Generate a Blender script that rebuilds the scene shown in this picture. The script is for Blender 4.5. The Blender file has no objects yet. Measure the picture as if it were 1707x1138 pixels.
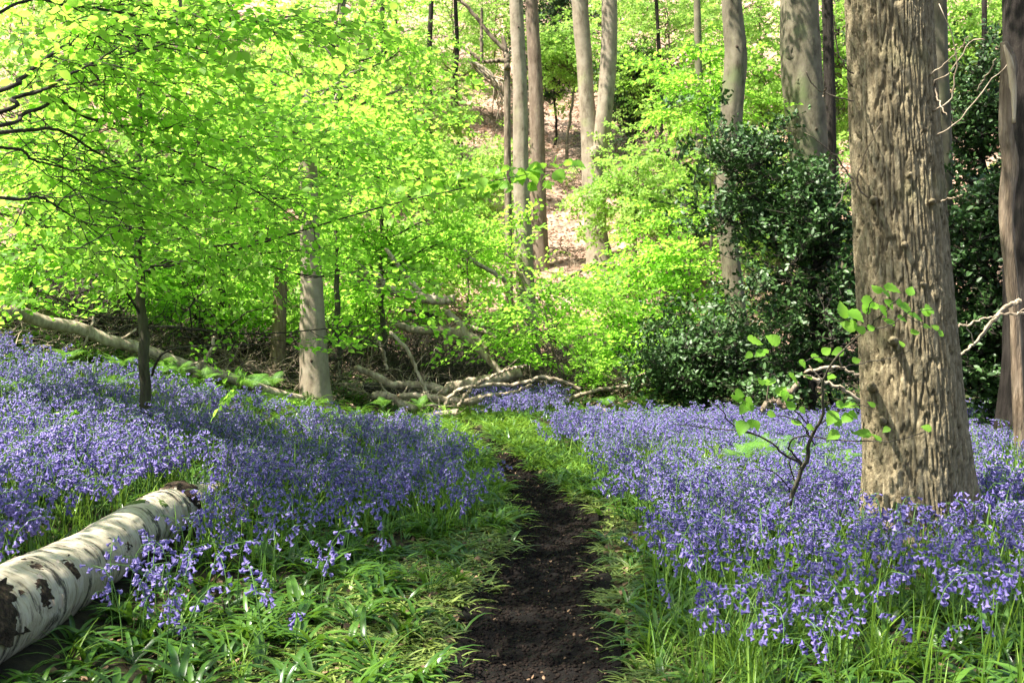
import bpy, math, random
import numpy as np
from mathutils import Vector, Euler, Matrix
SC = bpy.context.scene
COL = SC.collection
RS = np.random.RandomState(7)
random.seed(7)
F = 1897.0; CX = 853.5; HY = 490.0; EYE = 1.5      # focal length in photo pixels, principal column, horizon row, eye height

# ------------------------------------------------------------------ camera, sky, sun, exposure
cam = bpy.data.objects.new('camera', bpy.data.cameras.new('camera')); COL.objects.link(cam); SC.camera = cam
cam.location = (0, 0, EYE); cam.rotation_euler = (math.pi/2, 0, 0)
cam.data.sensor_width = 36; cam.data.lens = 40.0
cam.data.shift_y = (HY-569.0)/1707.0
cam.data.clip_start = 0.1; cam.data.clip_end = 500
cam.data.dof.use_dof = True; cam.data.dof.focus_distance = 6.8; cam.data.dof.aperture_fstop = 7.0
SUN_FROM = Vector((-0.62, -0.30, 1.12)).normalized()
W = bpy.data.worlds.new('World'); SC.world = W; W.use_nodes = True
nt = W.node_tree; bg = nt.nodes['Background']
sk = nt.nodes.new('ShaderNodeTexSky'); sk.sky_type = 'NISHITA'; sk.sun_disc = False
sk.sun_elevation = math.asin(SUN_FROM.z); sk.sun_rotation = math.atan2(SUN_FROM.x, SUN_FROM.y)
sk.air_density = 1.0; sk.dust_density = 2.5; sk.ozone_density = 0.8
nt.links.new(sk.outputs[0], bg.inputs[0]); bg.inputs[1].default_value = 0.09
sl = bpy.data.lights.new('sun', 'SUN'); sl.energy = 5.0; sl.angle = math.radians(0.53); sl.color = (1.0, 0.94, 0.84)
sun = bpy.data.objects.new('sun', sl); COL.objects.link(sun)
sun.rotation_euler = (-SUN_FROM).to_track_quat('-Z', 'Y').to_euler(); sun.location = (-8, -4, 16)
SC.view_settings.view_transform = 'Standard'; SC.view_settings.look = 'None'
SC.view_settings.exposure = 1.85; SC.view_settings.gamma = 1.0; SC.view_settings.use_curve_mapping = False
cy = SC.cycles
cy.max_bounces = 8; cy.diffuse_bounces = 5; cy.glossy_bounces = 2; cy.transmission_bounces = 6; cy.transparent_max_bounces = 4
cy.caustics_reflective = False; cy.caustics_refractive = False; cy.use_denoising = True
cy.sample_clamp_indirect = 6.0
try: cy.denoising_prefilter = 'ACCURATE'
except Exception: pass

# ------------------------------------------------------------------ noise
def h2(ix, iy, s=0):
    n = (ix.astype(np.int64)*374761393 + iy.astype(np.int64)*668265263 + s*974711) & 0xffffffff
    n = ((n ^ (n >> 13))*1274126177) & 0xffffffff
    n = ((n ^ (n >> 16))*2246822519) & 0xffffffff
    return ((n ^ (n >> 15)) & 0xffffff)/float(0xffffff)
def vn(x, y, s=0):
    x = np.asarray(x, float); y = np.asarray(y, float)
    x, y = np.broadcast_arrays(x, y)
    ix = np.floor(x); iy = np.floor(y); fx = x-ix; fy = y-iy
    fx = fx*fx*(3-2*fx); fy = fy*fy*(3-2*fy)
    a = h2(ix, iy, s); b = h2(ix+1, iy, s); c = h2(ix, iy+1, s); d = h2(ix+1, iy+1, s)
    return (a*(1-fx)+b*fx)*(1-fy)+(c*(1-fx)+d*fx)*fy
def fbm(x, y, o=4, s=0):
    r = 0; a = 1; t = 0
    for k in range(o):
        r = r+a*(vn(np.asarray(x)*2**k, np.asarray(y)*2**k, s+k*17)-0.5); t += a; a *= 0.5
    return r/t*2
def softplus(v, k):
    v = np.asarray(v, float)/k
    return k*np.log1p(np.exp(-np.abs(v)))+k*np.maximum(v, 0)
def sstep(a, b, v):
    t = np.clip((np.asarray(v, float)-a)/(b-a), 0, 1); return t*t*(3-2*t)
def worley(u, v, s=0, wrap=None):
    iu = np.floor(u); iv = np.floor(v); f1 = np.full(u.shape, 9.0); f2 = np.full(u.shape, 9.0)
    for du in (-1, 0, 1):
        for dv in (-1, 0, 1):
            cu = iu+du; cv = iv+dv; hu = np.mod(cu, wrap) if wrap else cu
            px = cu+h2(hu, cv, s); py = cv+h2(hu, cv, s+5)
            d = np.hypot(px-u, py-v)
            n1 = np.minimum(f1, d); f2 = np.where(d < f1, f1, np.minimum(f2, d)); f1 = n1
    return f1, f2

# ------------------------------------------------------------------ the lie of the land
PY = np.array([-6, 0, 3.0, 4.39, 5.58, 6.4, 6.94, 7.69, 8.62, 9.81, 10.7, 12.6, 14.0])
PX = np.array([-.06, 0.0, 0.05, 0.09, 0.12, 0.2, 0.27, 0.35, 0.2, 0.0, -0.12, -0.42, -0.7])
PW = np.array([.26, .26, .26, .26, .26, .245, .235, .215, .19, .135, .11, .085, .07])
def path_x(y): return np.interp(y, PY, PX)
def path_w(y): return np.interp(y, PY, PW)
def ground_z(x, y, fine=True):
    x = np.asarray(x, float); y = np.asarray(y, float)
    z = 0.25*softplus(-x-1.45, 0.25)*(1-0.25*sstep(-8, -20, x)) + 0.05*softplus(x-4.0, 0.8)
    z = z + 0.43*softplus(y-21.5, 1.2) - 0.10*sstep(60, 110, y)*(y-60)
    d = np.abs(x-path_x(y))
    near = sstep(0.25, 1.2, d)
    z = z + (0.09*fbm(x*0.45, y*0.45, 3, 3) + 0.5*sstep(22, 34, y)*fbm(x*0.12, y*0.12, 3, 9))*near
    if fine: z = z + 0.025*fbm(x*2.6, y*2.6, 3, 21)
    return z - 0.13*(1-sstep(0.75, 1.6, d/path_w(y)))*(1-sstep(12.5, 13.8, y))
def gz(x, y): return float(ground_z(np.array([x]), np.array([y]))[0])
def P(px, py, Y): return np.array([(px-CX)/F*Y, Y, EYE-(py-HY)/F*Y])
def R(d): return math.radians(d)

# ------------------------------------------------------------------ materials
def new_mat(name):
    m = bpy.data.materials.new(name); m.use_nodes = True
    t = m.node_tree; b = t.nodes['Principled BSDF']; return m, t, b
def node(t, k, **kw):
    n = t.nodes.new(k)
    for a, v in kw.items(): setattr(n, a, v)
    return n
def ramp(t, stops):
    r = node(t, 'ShaderNodeValToRGB'); e = r.color_ramp.elements
    while len(e) < len(stops): e.new(0.5)
    for q, (p, c) in zip(e, stops): q.position = p; q.color = (*c, 1)
    return r
def leaf_mat(name, c1, c2, trans=0.5, tc=None, rough=0.5, spec=0.3, amount=0.35):
    m, t, b = new_mat(name); L = t.links
    geo = node(t, 'ShaderNodeNewGeometry'); oi = node(t, 'ShaderNodeObjectInfo')
    ad = node(t, 'ShaderNodeMath', operation='ADD'); L.new(geo.outputs['Random Per Island'], ad.inputs[0]); L.new(oi.outputs['Random'], ad.inputs[1])
    hf = node(t, 'ShaderNodeMath', operation='MULTIPLY'); L.new(ad.outputs[0], hf.inputs[0]); hf.inputs[1].default_value = 0.5
    r = ramp(t, [(0.1, c1), (0.9, c2)]); L.new(hf.outputs[0], r.inputs[0])
    L.new(r.outputs[0], b.inputs['Base Color']); b.inputs['Roughness'].default_value = rough
    b.inputs['Specular IOR Level'].default_value = spec
    if trans > 0:
        tr = node(t, 'ShaderNodeBsdfTranslucent')
        if tc:
            mx = node(t, 'ShaderNodeMix', data_type='RGBA', blend_type='MIX'); mx.inputs[0].default_value = 0.75
            L.new(r.outputs[0], mx.inputs[6]); mx.inputs[7].default_value = (*tc, 1); L.new(mx.outputs[2], tr.inputs[0])
        else: L.new(r.outputs[0], tr.inputs[0])
        ms = node(t, 'ShaderNodeMixShader'); ms.inputs[0].default_value = trans
        L.new(b.outputs[0], ms.inputs[1]); L.new(tr.outputs[0], ms.inputs[2])
        L.new(ms.outputs[0], t.nodes['Material Output'].inputs[0])
    return m
def bark_mat(name, c1, c2, c3, sc=(6, 6, 1.2), bump=0.4, dist=0.02, rough=0.85, rings=0.0, moss=None, moss_amt=0.5):
    m, t, b = new_mat(name); L = t.links
    tc = node(t, 'ShaderNodeTexCoord'); mp = node(t, 'ShaderNodeMapping'); mp.inputs['Scale'].default_value = sc
    L.new(tc.outputs['Object'], mp.inputs[0])
    n1 = node(t, 'ShaderNodeTexNoise'); n1.inputs['Scale'].default_value = 3.0; n1.inputs['Detail'].default_value = 8; n1.inputs['Roughness'].default_value = 0.65
    L.new(mp.outputs[0], n1.inputs['Vector'])
    r = ramp(t, [(0.3, c1), (0.5, c2), (0.7, c3)]); L.new(n1.outputs[0], r.inputs[0])
    colr = r.outputs[0]
    n2 = node(t, 'ShaderNodeTexNoise'); n2.inputs['Scale'].default_value = 1.7; n2.inputs['Detail'].default_value = 5
    L.new(tc.outputs['Object'], n2.inputs['Vector'])
    if moss:
        rr = ramp(t, [(moss_amt, (0, 0, 0)), (moss_amt+0.14, (1, 1, 1))]); L.new(n2.outputs[0], rr.inputs[0])
        mx = node(t, 'ShaderNodeMix', data_type='RGBA', blend_type='MIX'); L.new(rr.outputs[0], mx.inputs[0]); L.new(colr, mx.inputs[6]); mx.inputs[7].default_value = (*moss, 1)
        colr = mx.outputs[2]
    # old weather stains, pale lichen and scuffs
    m4 = node(t, 'ShaderNodeMapping'); m4.inputs['Scale'].default_value = (5, 5, 1.6); L.new(tc.outputs['Object'], m4.inputs[0])
    n4 = node(t, 'ShaderNodeTexNoise'); n4.inputs['Scale'].default_value = 1.6; n4.inputs['Detail'].default_value = 9; n4.inputs['Roughness'].default_value = 0.7; L.new(m4.outputs[0], n4.inputs['Vector'])
    r4 = ramp(t, [(0.34, ((.78, .76, .72) if name == 'oak_bark' else (.45, .42, .38))), (0.46, (.95, .95, .93)), (0.60, (1, 1, 1)), (0.70, ((1.12, 1.14, 1.08) if name == 'oak_bark' else (1.3, 1.32, 1.2)))]); L.new(n4.outputs[0], r4.inputs[0])
    m5 = node(t, 'ShaderNodeMix', data_type='RGBA', blend_type='MULTIPLY'); m5.inputs[0].default_value = 1.0; L.new(colr, m5.inputs[6]); L.new(r4.outputs[0], m5.inputs[7]); colr = m5.outputs[2]
    L.new(colr, b.inputs['Base Color'])
    b.inputs['Roughness'].default_value = rough; b.inputs['Specular IOR Level'].default_value = 0.2
    n3 = node(t, 'ShaderNodeTexNoise'); n3.inputs['Scale'].default_value = 14; n3.inputs['Detail'].default_value = 7
    L.new(mp.outputs[0], n3.inputs['Vector'])
    bu = node(t, 'ShaderNodeBump'); bu.inputs['Strength'].default_value = bump; bu.inputs['Distance'].default_value = dist
    L.new(n3.outputs[0], bu.inputs['Height']); L.new(bu.outputs[0], b.inputs['Normal'])
    return m
def plain(name, c, rough=0.8, spec=0.2, c2=None, scale=8):
    m, t, b = new_mat(name)
    if c2:
        tc = node(t, 'ShaderNodeTexCoord'); n1 = node(t, 'ShaderNodeTexNoise'); n1.inputs['Scale'].default_value = scale; n1.inputs['Detail'].default_value = 6
        t.links.new(tc.outputs['Object'], n1.inputs['Vector']); r = ramp(t, [(0.35, c), (0.65, c2)]); t.links.new(n1.outputs[0], r.inputs[0]); t.links.new(r.outputs[0], b.inputs['Base Color'])
    else: b.inputs['Base Color'].default_value = (*c, 1)
    b.inputs['Roughness'].default_value = rough; b.inputs['Specular IOR Level'].default_value = spec
    return m
M = {}
M['beech'] = leaf_mat('beech_leaf', (0.12, 0.29, 0.02), (0.25, 0.46, 0.05), 0.68, (0.50, 0.88, 0.10))
M['beech_far'] = leaf_mat('beech_leaf_far', (0.16, 0.32, 0.04), (0.28, 0.46, 0.09), 0.5, (0.49, 0.77, 0.13))
M['hazel'] = leaf_mat('hazel_leaf', (0.12, 0.30, 0.03), (0.24, 0.45, 0.05), 0.55, (0.46, 0.80, 0.08), rough=0.45)
M['holly'] = leaf_mat('holly_leaf', (0.022, 0.06, 0.012), (0.06, 0.135, 0.028), 0.12, None, rough=0.5, spec=0.5)
M['yew'] = leaf_mat('yew_leaf', (0.015, 0.045, 0.012), (0.04, 0.09, 0.025), 0.1, None, rough=0.5)
M['blade'] = leaf_mat('bluebell_blade', (0.015, 0.055, 0.008), (0.09, 0.19, 0.022), 0.28, (0.17, 0.34, 0.025), rough=0.33, spec=0.6)
M['blade_flat'] = leaf_mat('trodden_blade', (0.04, 0.08, 0.015), (0.26, 0.32, 0.075), 0.22, (0.24, 0.33, 0.05), rough=0.4, spec=.5)
M['grass'] = leaf_mat('grass_blade', (0.04, 0.12, 0.015), (0.18, 0.30, 0.03), 0.3, (0.26, 0.42, 0.04), rough=0.45)
M['fern'] = leaf_mat('fern_frond', (0.07, 0.19, 0.03), (0.15, 0.30, 0.04), 0.35, (0.22, 0.42, 0.05))
M['stem'] = leaf_mat('bluebell_stem', (0.035, 0.09, 0.02), (0.10, 0.20, 0.04), 0.0, None, rough=0.5)
M['bell'] = leaf_mat('bluebell_flower', (0.095, 0.073, 0.28), (0.33, 0.275, 0.59), 0.33, (0.30, 0.25, 0.62), rough=0.6)
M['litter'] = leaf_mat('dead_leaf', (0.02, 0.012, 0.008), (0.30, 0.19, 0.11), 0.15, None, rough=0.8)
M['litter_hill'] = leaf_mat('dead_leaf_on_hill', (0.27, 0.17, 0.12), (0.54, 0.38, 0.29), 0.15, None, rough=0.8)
M['twig_dark'] = bark_mat('dark_twig_bark', (0.02, 0.017, 0.013), (0.045, 0.038, 0.03), (0.09, 0.08, 0.065), bump=0.3, dist=0.004)
M['twig_pale'] = bark_mat('pale_dead_wood', (0.14, 0.10, 0.065), (0.33, 0.265, 0.19), (0.54, 0.46, 0.35), bump=0.4, dist=0.006)
M['twig_mid'] = bark_mat('brown_dead_wood', (0.06, 0.042, 0.03), (0.17, 0.13, 0.09), (0.33, 0.27, 0.20), bump=0.5, dist=0.008, moss=(0.10, 0.13, 0.03), moss_amt=0.6)
M['mossy'] = bark_mat('mossy_wood', (0.04, 0.04, 0.015), (0.10, 0.12, 0.03), (0.18, 0.2, 0.06), bump=0.7, dist=0.01)
M['sapling'] = bark_mat('sapling_bark', (0.035, 0.03, 0.022), (0.075, 0.066, 0.045), (0.13, 0.12, 0.08), bump=0.5, dist=0.006)
M['oak'] = bark_mat('oak_bark', (0.10, 0.080, 0.045), (0.215, 0.175, 0.105), (0.36, 0.305, 0.195), sc=(12, 12, 5.5), bump=1.0, dist=0.008, moss=(0.19, 0.185, 0.085), moss_amt=0.58)
M['beech_bark'] = bark_mat('pale_beech_bark', (0.17, 0.135, 0.10), (0.25, 0.205, 0.15), (0.32, 0.275, 0.21), sc=(2, 2, 1.6), bump=0.35, dist=0.01, moss=(0.25, 0.25, 0.13), moss_amt=0.6)
M['beech_bark2'] = bark_mat('grey_green_beech_bark', (0.08, 0.07, 0.048), (0.145, 0.125, 0.085), (0.20, 0.178, 0.125), sc=(2, 2, 1.3), bump=0.35, dist=0.01, moss=(0.13, 0.15, 0.07), moss_amt=0.52)
M['brown_bark'] = bark_mat('warm_brown_bark', (0.10, 0.068, 0.048), (0.175, 0.13, 0.095), (0.25, 0.20, 0.15), sc=(4, 4, 1), bump=0.5, dist=0.015)
M['dark_bark'] = bark_mat('dark_furrowed_bark', (0.012, 0.009, 0.007), (0.028, 0.022, 0.018), (0.05, 0.042, 0.034), sc=(8, 8, 1), bump=0.9, dist=0.02)
M['snag'] = bark_mat('weathered_dead_trunk', (0.10, 0.07, 0.045), (0.21, 0.155, 0.105), (0.36, 0.28, 0.20), sc=(9, 9, 1), bump=0.8, dist=0.02)
M['raw_wood'] = bark_mat('split_raw_wood', (0.34, 0.22, 0.13), (0.52, 0.40, 0.26), (0.66, 0.55, 0.40), sc=(10, 10, 0.8), bump=0.8, dist=0.012)
M['rot'] = bark_mat('rotten_wood', (0.012, 0.009, 0.007), (0.05, 0.032, 0.022), (0.15, 0.10, 0.065), sc=(14, 14, 14), bump=1.0, dist=0.02)
M['moss'] = leaf_mat('moss_cushion', (0.03, 0.06, 0.01), (0.09, 0.13, 0.02), 0.0, None, rough=0.95)

def birch_mat():
    m, t, b = new_mat('birch_bark'); L = t.links
    at = node(t, 'ShaderNodeUVMap')                 # u runs round the log in metres, v along it
    def nz(sx, sy, scale, det, rough=0.6):
        mp = node(t, 'ShaderNodeMapping'); mp.inputs['Scale'].default_value = (sx, sy, 1); L.new(at.outputs[0], mp.inputs[0])
        n = node(t, 'ShaderNodeTexNoise'); n.inputs['Scale'].default_value = scale; n.inputs['Detail'].default_value = det; n.inputs['Roughness'].default_value = rough
        L.new(mp.outputs[0], n.inputs['Vector']); return n
    base = nz(1, 2.5, 6, 9, .75); r = ramp(t, [(0.25, (0.22, 0.17, 0.11)), (0.5, (0.42, 0.36, 0.27)), (0.8, (0.55, 0.51, 0.42))]); L.new(base.outputs[0], r.inputs[0])
    lent = nz(1.6, 10, 7, 5); r2 = ramp(t, [(0.36, (0.0, 0, 0)), (0.46, (1, 1, 1))]); L.new(lent.outputs[0], r2.inputs[0])
    scar = nz(1.5, 5.0, 1.7, 10, 0.74); r3 = ramp(t, [(0.54, (1, 1, 1)), (0.575, (0, 0, 0))]); L.new(scar.outputs[0], r3.inputs[0])
    m1 = node(t, 'ShaderNodeMix', data_type='RGBA'); L.new(r2.outputs[0], m1.inputs[0]); m1.inputs[6].default_value = (0.20, 0.15, 0.10, 1); L.new(r.outputs[0], m1.inputs[7])
    m2 = node(t, 'ShaderNodeMix', data_type='RGBA'); L.new(r3.outputs[0], m2.inputs[0]); m2.inputs[6].default_value = (0.045, 0.032, 0.024, 1); L.new(m1.outputs[2], m2.inputs[7])
    L.new(m2.outputs[2], b.inputs['Base Color']); b.inputs['Roughness'].default_value = 0.6
    bu = node(t, 'ShaderNodeBump'); bu.inputs['Strength'].default_value = 0.7; bu.inputs['Distance'].default_value = 0.01
    mm = node(t, 'ShaderNodeMath', operation='ADD'); L.new(r3.outputs[0], mm.inputs[0]); L.new(base.outputs[0], mm.inputs[1])
    L.new(mm.outputs[0], bu.inputs['Height']); L.new(bu.outputs[0], b.inputs['Normal'])
    return m
M['birch'] = birch_mat()

def ground_mat(name, stops, scale, bump=0.6, dist=0.03, cells=None):
    m, t, b = new_mat(name); L = t.links
    tc = node(t, 'ShaderNodeTexCoord')
    n1 = node(t, 'ShaderNodeTexNoise'); n1.inputs['Scale'].default_value = scale; n1.inputs['Detail'].default_value = 9; n1.inputs['Roughness'].default_value = 0.7
    L.new(tc.outputs['Object'], n1.inputs['Vector']); r = ramp(t, stops); L.new(n1.outputs[0], r.inputs[0]); c = r.outputs[0]
    if cells:
        v = node(t, 'ShaderNodeTexVoronoi'); v.inputs['Scale'].default_value = cells; v.inputs['Randomness'].default_value = 1
        L.new(tc.outputs['Object'], v.inputs['Vector'])
        hs = node(t, 'ShaderNodeSeparateColor'); L.new(v.outputs['Color'], hs.inputs[0])
        r2 = ramp(t, [(0, (0.45, 0.45, 0.45)), (1, (1.3, 1.25, 1.2))]); L.new(hs.outputs[0], r2.inputs[0])
        mx = node(t, 'ShaderNodeMix', data_type='RGBA', blend_type='MULTIPLY'); mx.inputs[0].default_value = 0.8; L.new(c, mx.inputs[6]); L.new(r2.outputs[0], mx.inputs[7]); c = mx.outputs[2]
    L.new(c, b.inputs['Base Color']); b.inputs['Roughness'].default_value = 0.92; b.inputs['Specular IOR Level'].default_value = 0.15
    bu = node(t, 'ShaderNodeBump'); bu.inputs['Strength'].default_value = bump; bu.inputs['Distance'].default_value = dist
    L.new(n1.outputs[0], bu.inputs['Height']); L.new(bu.outputs[0], b.inputs['Normal'])
    return m
M['soil'] = ground_mat('woodland_soil', [(0.3, (0.012, 0.010, 0.006)), (0.5, (0.035, 0.03, 0.017)), (0.7, (0.08, 0.065, 0.035))], 6)
M['hill'] = ground_mat('leaf_covered_hillside', [(0.3, (0.24, 0.15, 0.105)), (0.5, (0.38, 0.255, 0.19)), (0.7, (0.48, 0.34, 0.265))], 0.9, 0.5, 0.1, 9)
M['mud'] = ground_mat('trodden_dark_peat', [(0.3, (0.003, 0.0022, 0.0016)), (0.52, (0.0055, 0.0042, 0.0034)), (0.75, (0.022, 0.016, 0.012))], 14, 1.0, 0.03)

# ------------------------------------------------------------------ mesh building
class MB:
    def __init__(s): s.v = []; s.f = []; s.m = []; s.n = 0; s.uv = []
    def add(s, v, f, mi=0, uv=None):
        v = np.asarray(v, float); s.v.append(v); o = s.n
        s.f.extend([tuple(i+o for i in q) for q in f]); s.m.extend([mi]*len(f)); s.n += len(v)
        if uv is not None: s.uv.append(uv)
        return s
    def mesh(s, name, mats, smooth=True):
        me = bpy.data.meshes.new(name)
        V = np.concatenate(s.v) if s.v else np.zeros((0, 3))
        me.from_pydata(V.tolist(), [], s.f)
        for k in (mats if isinstance(mats, (list, tuple)) else [mats]): me.materials.append(k)
        if len(s.m): me.polygons.foreach_set('material_index', s.m); me.polygons.foreach_set('use_smooth', [smooth]*len(s.f))
        if s.uv:
            u = np.concatenate(s.uv); ul = me.uv_layers.new(name='UVMap')
            li = np.zeros(len(me.loops), int); me.loops.foreach_get('vertex_index', li)
            ul.data.foreach_set('uv', u[li].ravel())
        me.update(); return me
def link(name, me, parent=None):
    o = bpy.data.objects.new(name, me); COL.objects.link(o)
    if parent: o.parent = parent
    return o
def tag(o, label=None, cat=None, group=None, kind=None):
    if label: o['label'] = label
    if cat: o['category'] = cat
    if group: o['group'] = group
    if kind: o['kind'] = kind
    return o
def empty(name, loc, label, cat, group=None):
    o = bpy.data.objects.new(name, None); COL.objects.link(o); o.location = Vector(loc); o.empty_display_size = 0.1
    return tag(o, label, cat, group)
def smooth_poly(pts, n):
    """Catmull-Rom through the points (any number of columns)."""
    p = np.asarray(pts, float)
    if len(p) == 2: return p[0]+(p[1]-p[0])*np.linspace(0, 1, n)[:, None]
    q = np.vstack([2*p[0]-p[1], p, 2*p[-1]-p[-2]])
    t = np.linspace(0, len(p)-1-1e-9, n); i = t.astype(int); u = (t-i)[:, None]
    a, b, c, d = q[i], q[i+1], q[i+2], q[i+3]
    return 0.5*((2*b)+(-a+c)*u+(2*a-5*b+4*c-d)*u*u+(-a+3*b-3*c+d)*u**3)
def tube(mb, pts, rad, seg=6, cap=True, disp=None, mi=0, uv=False, rf=None):
    """pts (n,3), rad (n). disp(theta, s) gives a radial offset, s the metres along."""
    p = np.asarray(pts, float); n = len(p); rad = np.broadcast_to(np.asarray(rad, float), (n,))
    t = np.gradient(p, axis=0); t /= np.linalg.norm(t, axis=1)[:, None]+1e-9
    ref = np.array([1.0, 0.13, 0.07]) if abs(t[0][0]) < 0.8 else np.array([0.1, 0.2, 1.0])
    if rf: ref = np.array(rf)
    a = ref-t*(t@ref)[:, None]; a /= np.linalg.norm(a, axis=1)[:, None]+1e-9; b = np.cross(t, a)
    th = np.linspace(0, 2*np.pi, seg, endpoint=False)
    s = np.concatenate([[0], np.cumsum(np.linalg.norm(np.diff(p, axis=0), axis=1))])
    r = rad[:, None]*np.ones((1, seg))
    if disp is not None:
        TH, S = np.meshgrid(th, s); r = r+disp(TH, S, r)
    V = p[:, None, :]+r[:, :, None]*(np.cos(th)[None, :, None]*a[:, None, :]+np.sin(th)[None, :, None]*b[:, None, :])
    V = V.reshape(-1, 3); f = []
    for i in range(n-1):
        o = i*seg
        f += [(o+j, o+(j+1) % seg, o+seg+(j+1) % seg, o+seg+j) for j in range(seg)]
    if cap: f.append(tuple(range(seg))[::-1]); f.append(tuple(range((n-1)*seg, n*seg)))
    u = None
    if uv: TH, S = np.meshgrid(th, s); u = np.stack([TH*rad.mean(), S], -1).reshape(-1, 2)
    mb.add(V, f, mi, u)
    return V
def wobble(p0, p1, n, amp, sag=0.0, rs=RS):
    """a crooked line between two points"""
    t = np.linspace(0, 1, n)[:, None]; p = p0+(np.asarray(p1)-p0)*t
    d = np.linalg.norm(np.asarray(p1)-p0)
    j = rs.normal(0, amp*d/n**0.5, (n, 3)); j[0] = 0; j = np.cumsum(j, axis=0); j -= j[-1]*t*0.5
    p = p+j; p[:, 2] += sag*d*4*(t[:, 0]*(1-t[:, 0]))
    return p

# ------------------------------------------------------------------ instancing of uncountable foliage (geometry nodes on one object)
def proto(meshes, name):
    c = bpy.data.collections.new(name)
    for i, me in enumerate(meshes): c.objects.link(bpy.data.objects.new(f'{name}_{i}', me))
    g = bpy.data.node_groups.new(name, 'GeometryNodeTree')
    g.interface.new_socket('Geometry', in_out='INPUT', socket_type='NodeSocketGeometry')
    g.interface.new_socket('Geometry', in_out='OUTPUT', socket_type='NodeSocketGeometry')
    N = g.nodes; i_ = N.new('NodeGroupInput'); o_ = N.new('NodeGroupOutput')
    ci = N.new('GeometryNodeCollectionInfo'); ci.inputs['Collection'].default_value = c
    ci.inputs['Separate Children'].default_value = True; ci.inputs['Reset Children'].default_value = True
    ip = N.new('GeometryNodeInstanceOnPoints'); ip.inputs['Pick Instance'].default_value = True
    def at(nm, ty):
        a = N.new('GeometryNodeInputNamedAttribute'); a.data_type = ty; a.inputs['Name'].default_value = nm; return a.outputs['Attribute']
    g.links.new(i_.outputs[0], ip.inputs['Points']); g.links.new(ci.outputs[0], ip.inputs['Instance'])
    g.links.new(at('idx', 'INT'), ip.inputs['Instance Index'])
    e = N.new('FunctionNodeEulerToRotation'); g.links.new(at('rot', 'FLOAT_VECTOR'), e.inputs[0]); g.links.new(e.outputs[0], ip.inputs['Rotation'])
    g.links.new(at('scl', 'FLOAT'), ip.inputs['Scale']); g.links.new(ip.outputs[0], o_.inputs[0])
    return (g, len(meshes))
def scatter(name, pr, pos, rot, scl, parent=None, rs=RS):
    g, k = pr; n = len(pos); me = bpy.data.meshes.new(name); me.vertices.add(n)
    me.vertices.foreach_set('co', np.asarray(pos, np.float32).ravel())
    a = me.attributes.new('rot', 'FLOAT_VECTOR', 'POINT'); a.data.foreach_set('vector', np.asarray(rot, np.float32).ravel())
    a = me.attributes.new('scl', 'FLOAT', 'POINT'); a.data.foreach_set('value', np.asarray(scl, np.float32).ravel())
    a = me.attributes.new('idx', 'INT', 'POINT'); a.data.foreach_set('value', rs.randint(0, k, n).astype(np.int32))
    o = link(name, me, parent); md = o.modifiers.new('scatter', 'NODES'); md.node_group = g; o['kind'] = 'stuff'
    return o

# leaf shapes
def leaf_vf(L, Wd, fold=0.12, curl=0.1):
    v = np.array([(0, 0, 0), (.3, .46*Wd/L, fold*.5), (.68, .40*Wd/L, fold*.4-curl*.3), (1, 0, -curl), (.68, -.40*Wd/L, fold*.4-curl*.3), (.3, -.46*Wd/L, fold*.5), (.5, 0, -curl*.15)])*L
    return v, [(0, 6, 1), (6, 2, 1), (6, 3, 2), (0, 5, 6), (6, 5, 4), (6, 4, 3)]
def leaf_simple(L, Wd, fold=0.1, curl=0.1):
    v = np.array([(0, 0, 0), (.35, .48*Wd/L, fold*.5), (.72, .36*Wd/L, fold*.3), (1, 0, -curl), (.72, -.36*Wd/L, fold*.3), (.35, -.48*Wd/L, fold*.5)])*L
    return v, [(0, 3, 2, 1), (0, 5, 4, 3)]
def xf(v, yaw, pitch, roll, loc):
    m = np.array(Euler((roll, pitch, yaw)).to_matrix()); return v@m.T+np.asarray(loc)
def beech_spray(rs, length=0.5, leafL=0.06, leafW=0.042, nside=5, tilt=0.32, simple=False):
    mb = MB(); lv = leaf_simple if simple else leaf_vf
    main = wobble(np.zeros(3), np.array([length, rs.normal(0, .05), -0.05*length]), 7, 0.10, 0.03, rs)
    tube(mb, main, np.linspace(0.0035, 0.001, 7), 3, False, mi=0)
    tw = [(main, length)]
    for k in range(nside):
        i = 1+int(k*5/nside); sgn = 1 if k % 2 else -1; l = length*rs.uniform(.3, .5)*(1-.08*k)
        a = sgn*rs.uniform(.6, 1.0); e = main[i]+np.array([math.cos(a)*l, math.sin(a)*l, rs.normal(-.02, .03)])
        p = wobble(main[i], e, 5, 0.1, 0, rs); tube(mb, p, np.linspace(0.002, 0.0008, 5), 3, False, mi=0); tw.append((p, l))
    for p, l in tw:
        n = max(3, int(l/0.042)); T = np.linspace(.18, 1, n); d = p[-1]-p[0]; yaw0 = math.atan2(d[1], d[0])
        for q, t in enumerate(T):
            i = min(len(p)-2, int(t*(len(p)-1))); u = t*(len(p)-1)-i; c = p[i]*(1-u)+p[i+1]*u
            s = 1 if q % 2 else -1; yaw = yaw0+(0 if q == n-1 else s*rs.uniform(.6, 1.1))
            Lf = leafL*rs.uniform(.7, 1.15); v, f = lv(Lf, leafW/leafL*Lf)
            mb.add(xf(v, yaw, rs.normal(.12, tilt), rs.normal(0, tilt), c), f, 1)
    return mb
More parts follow.
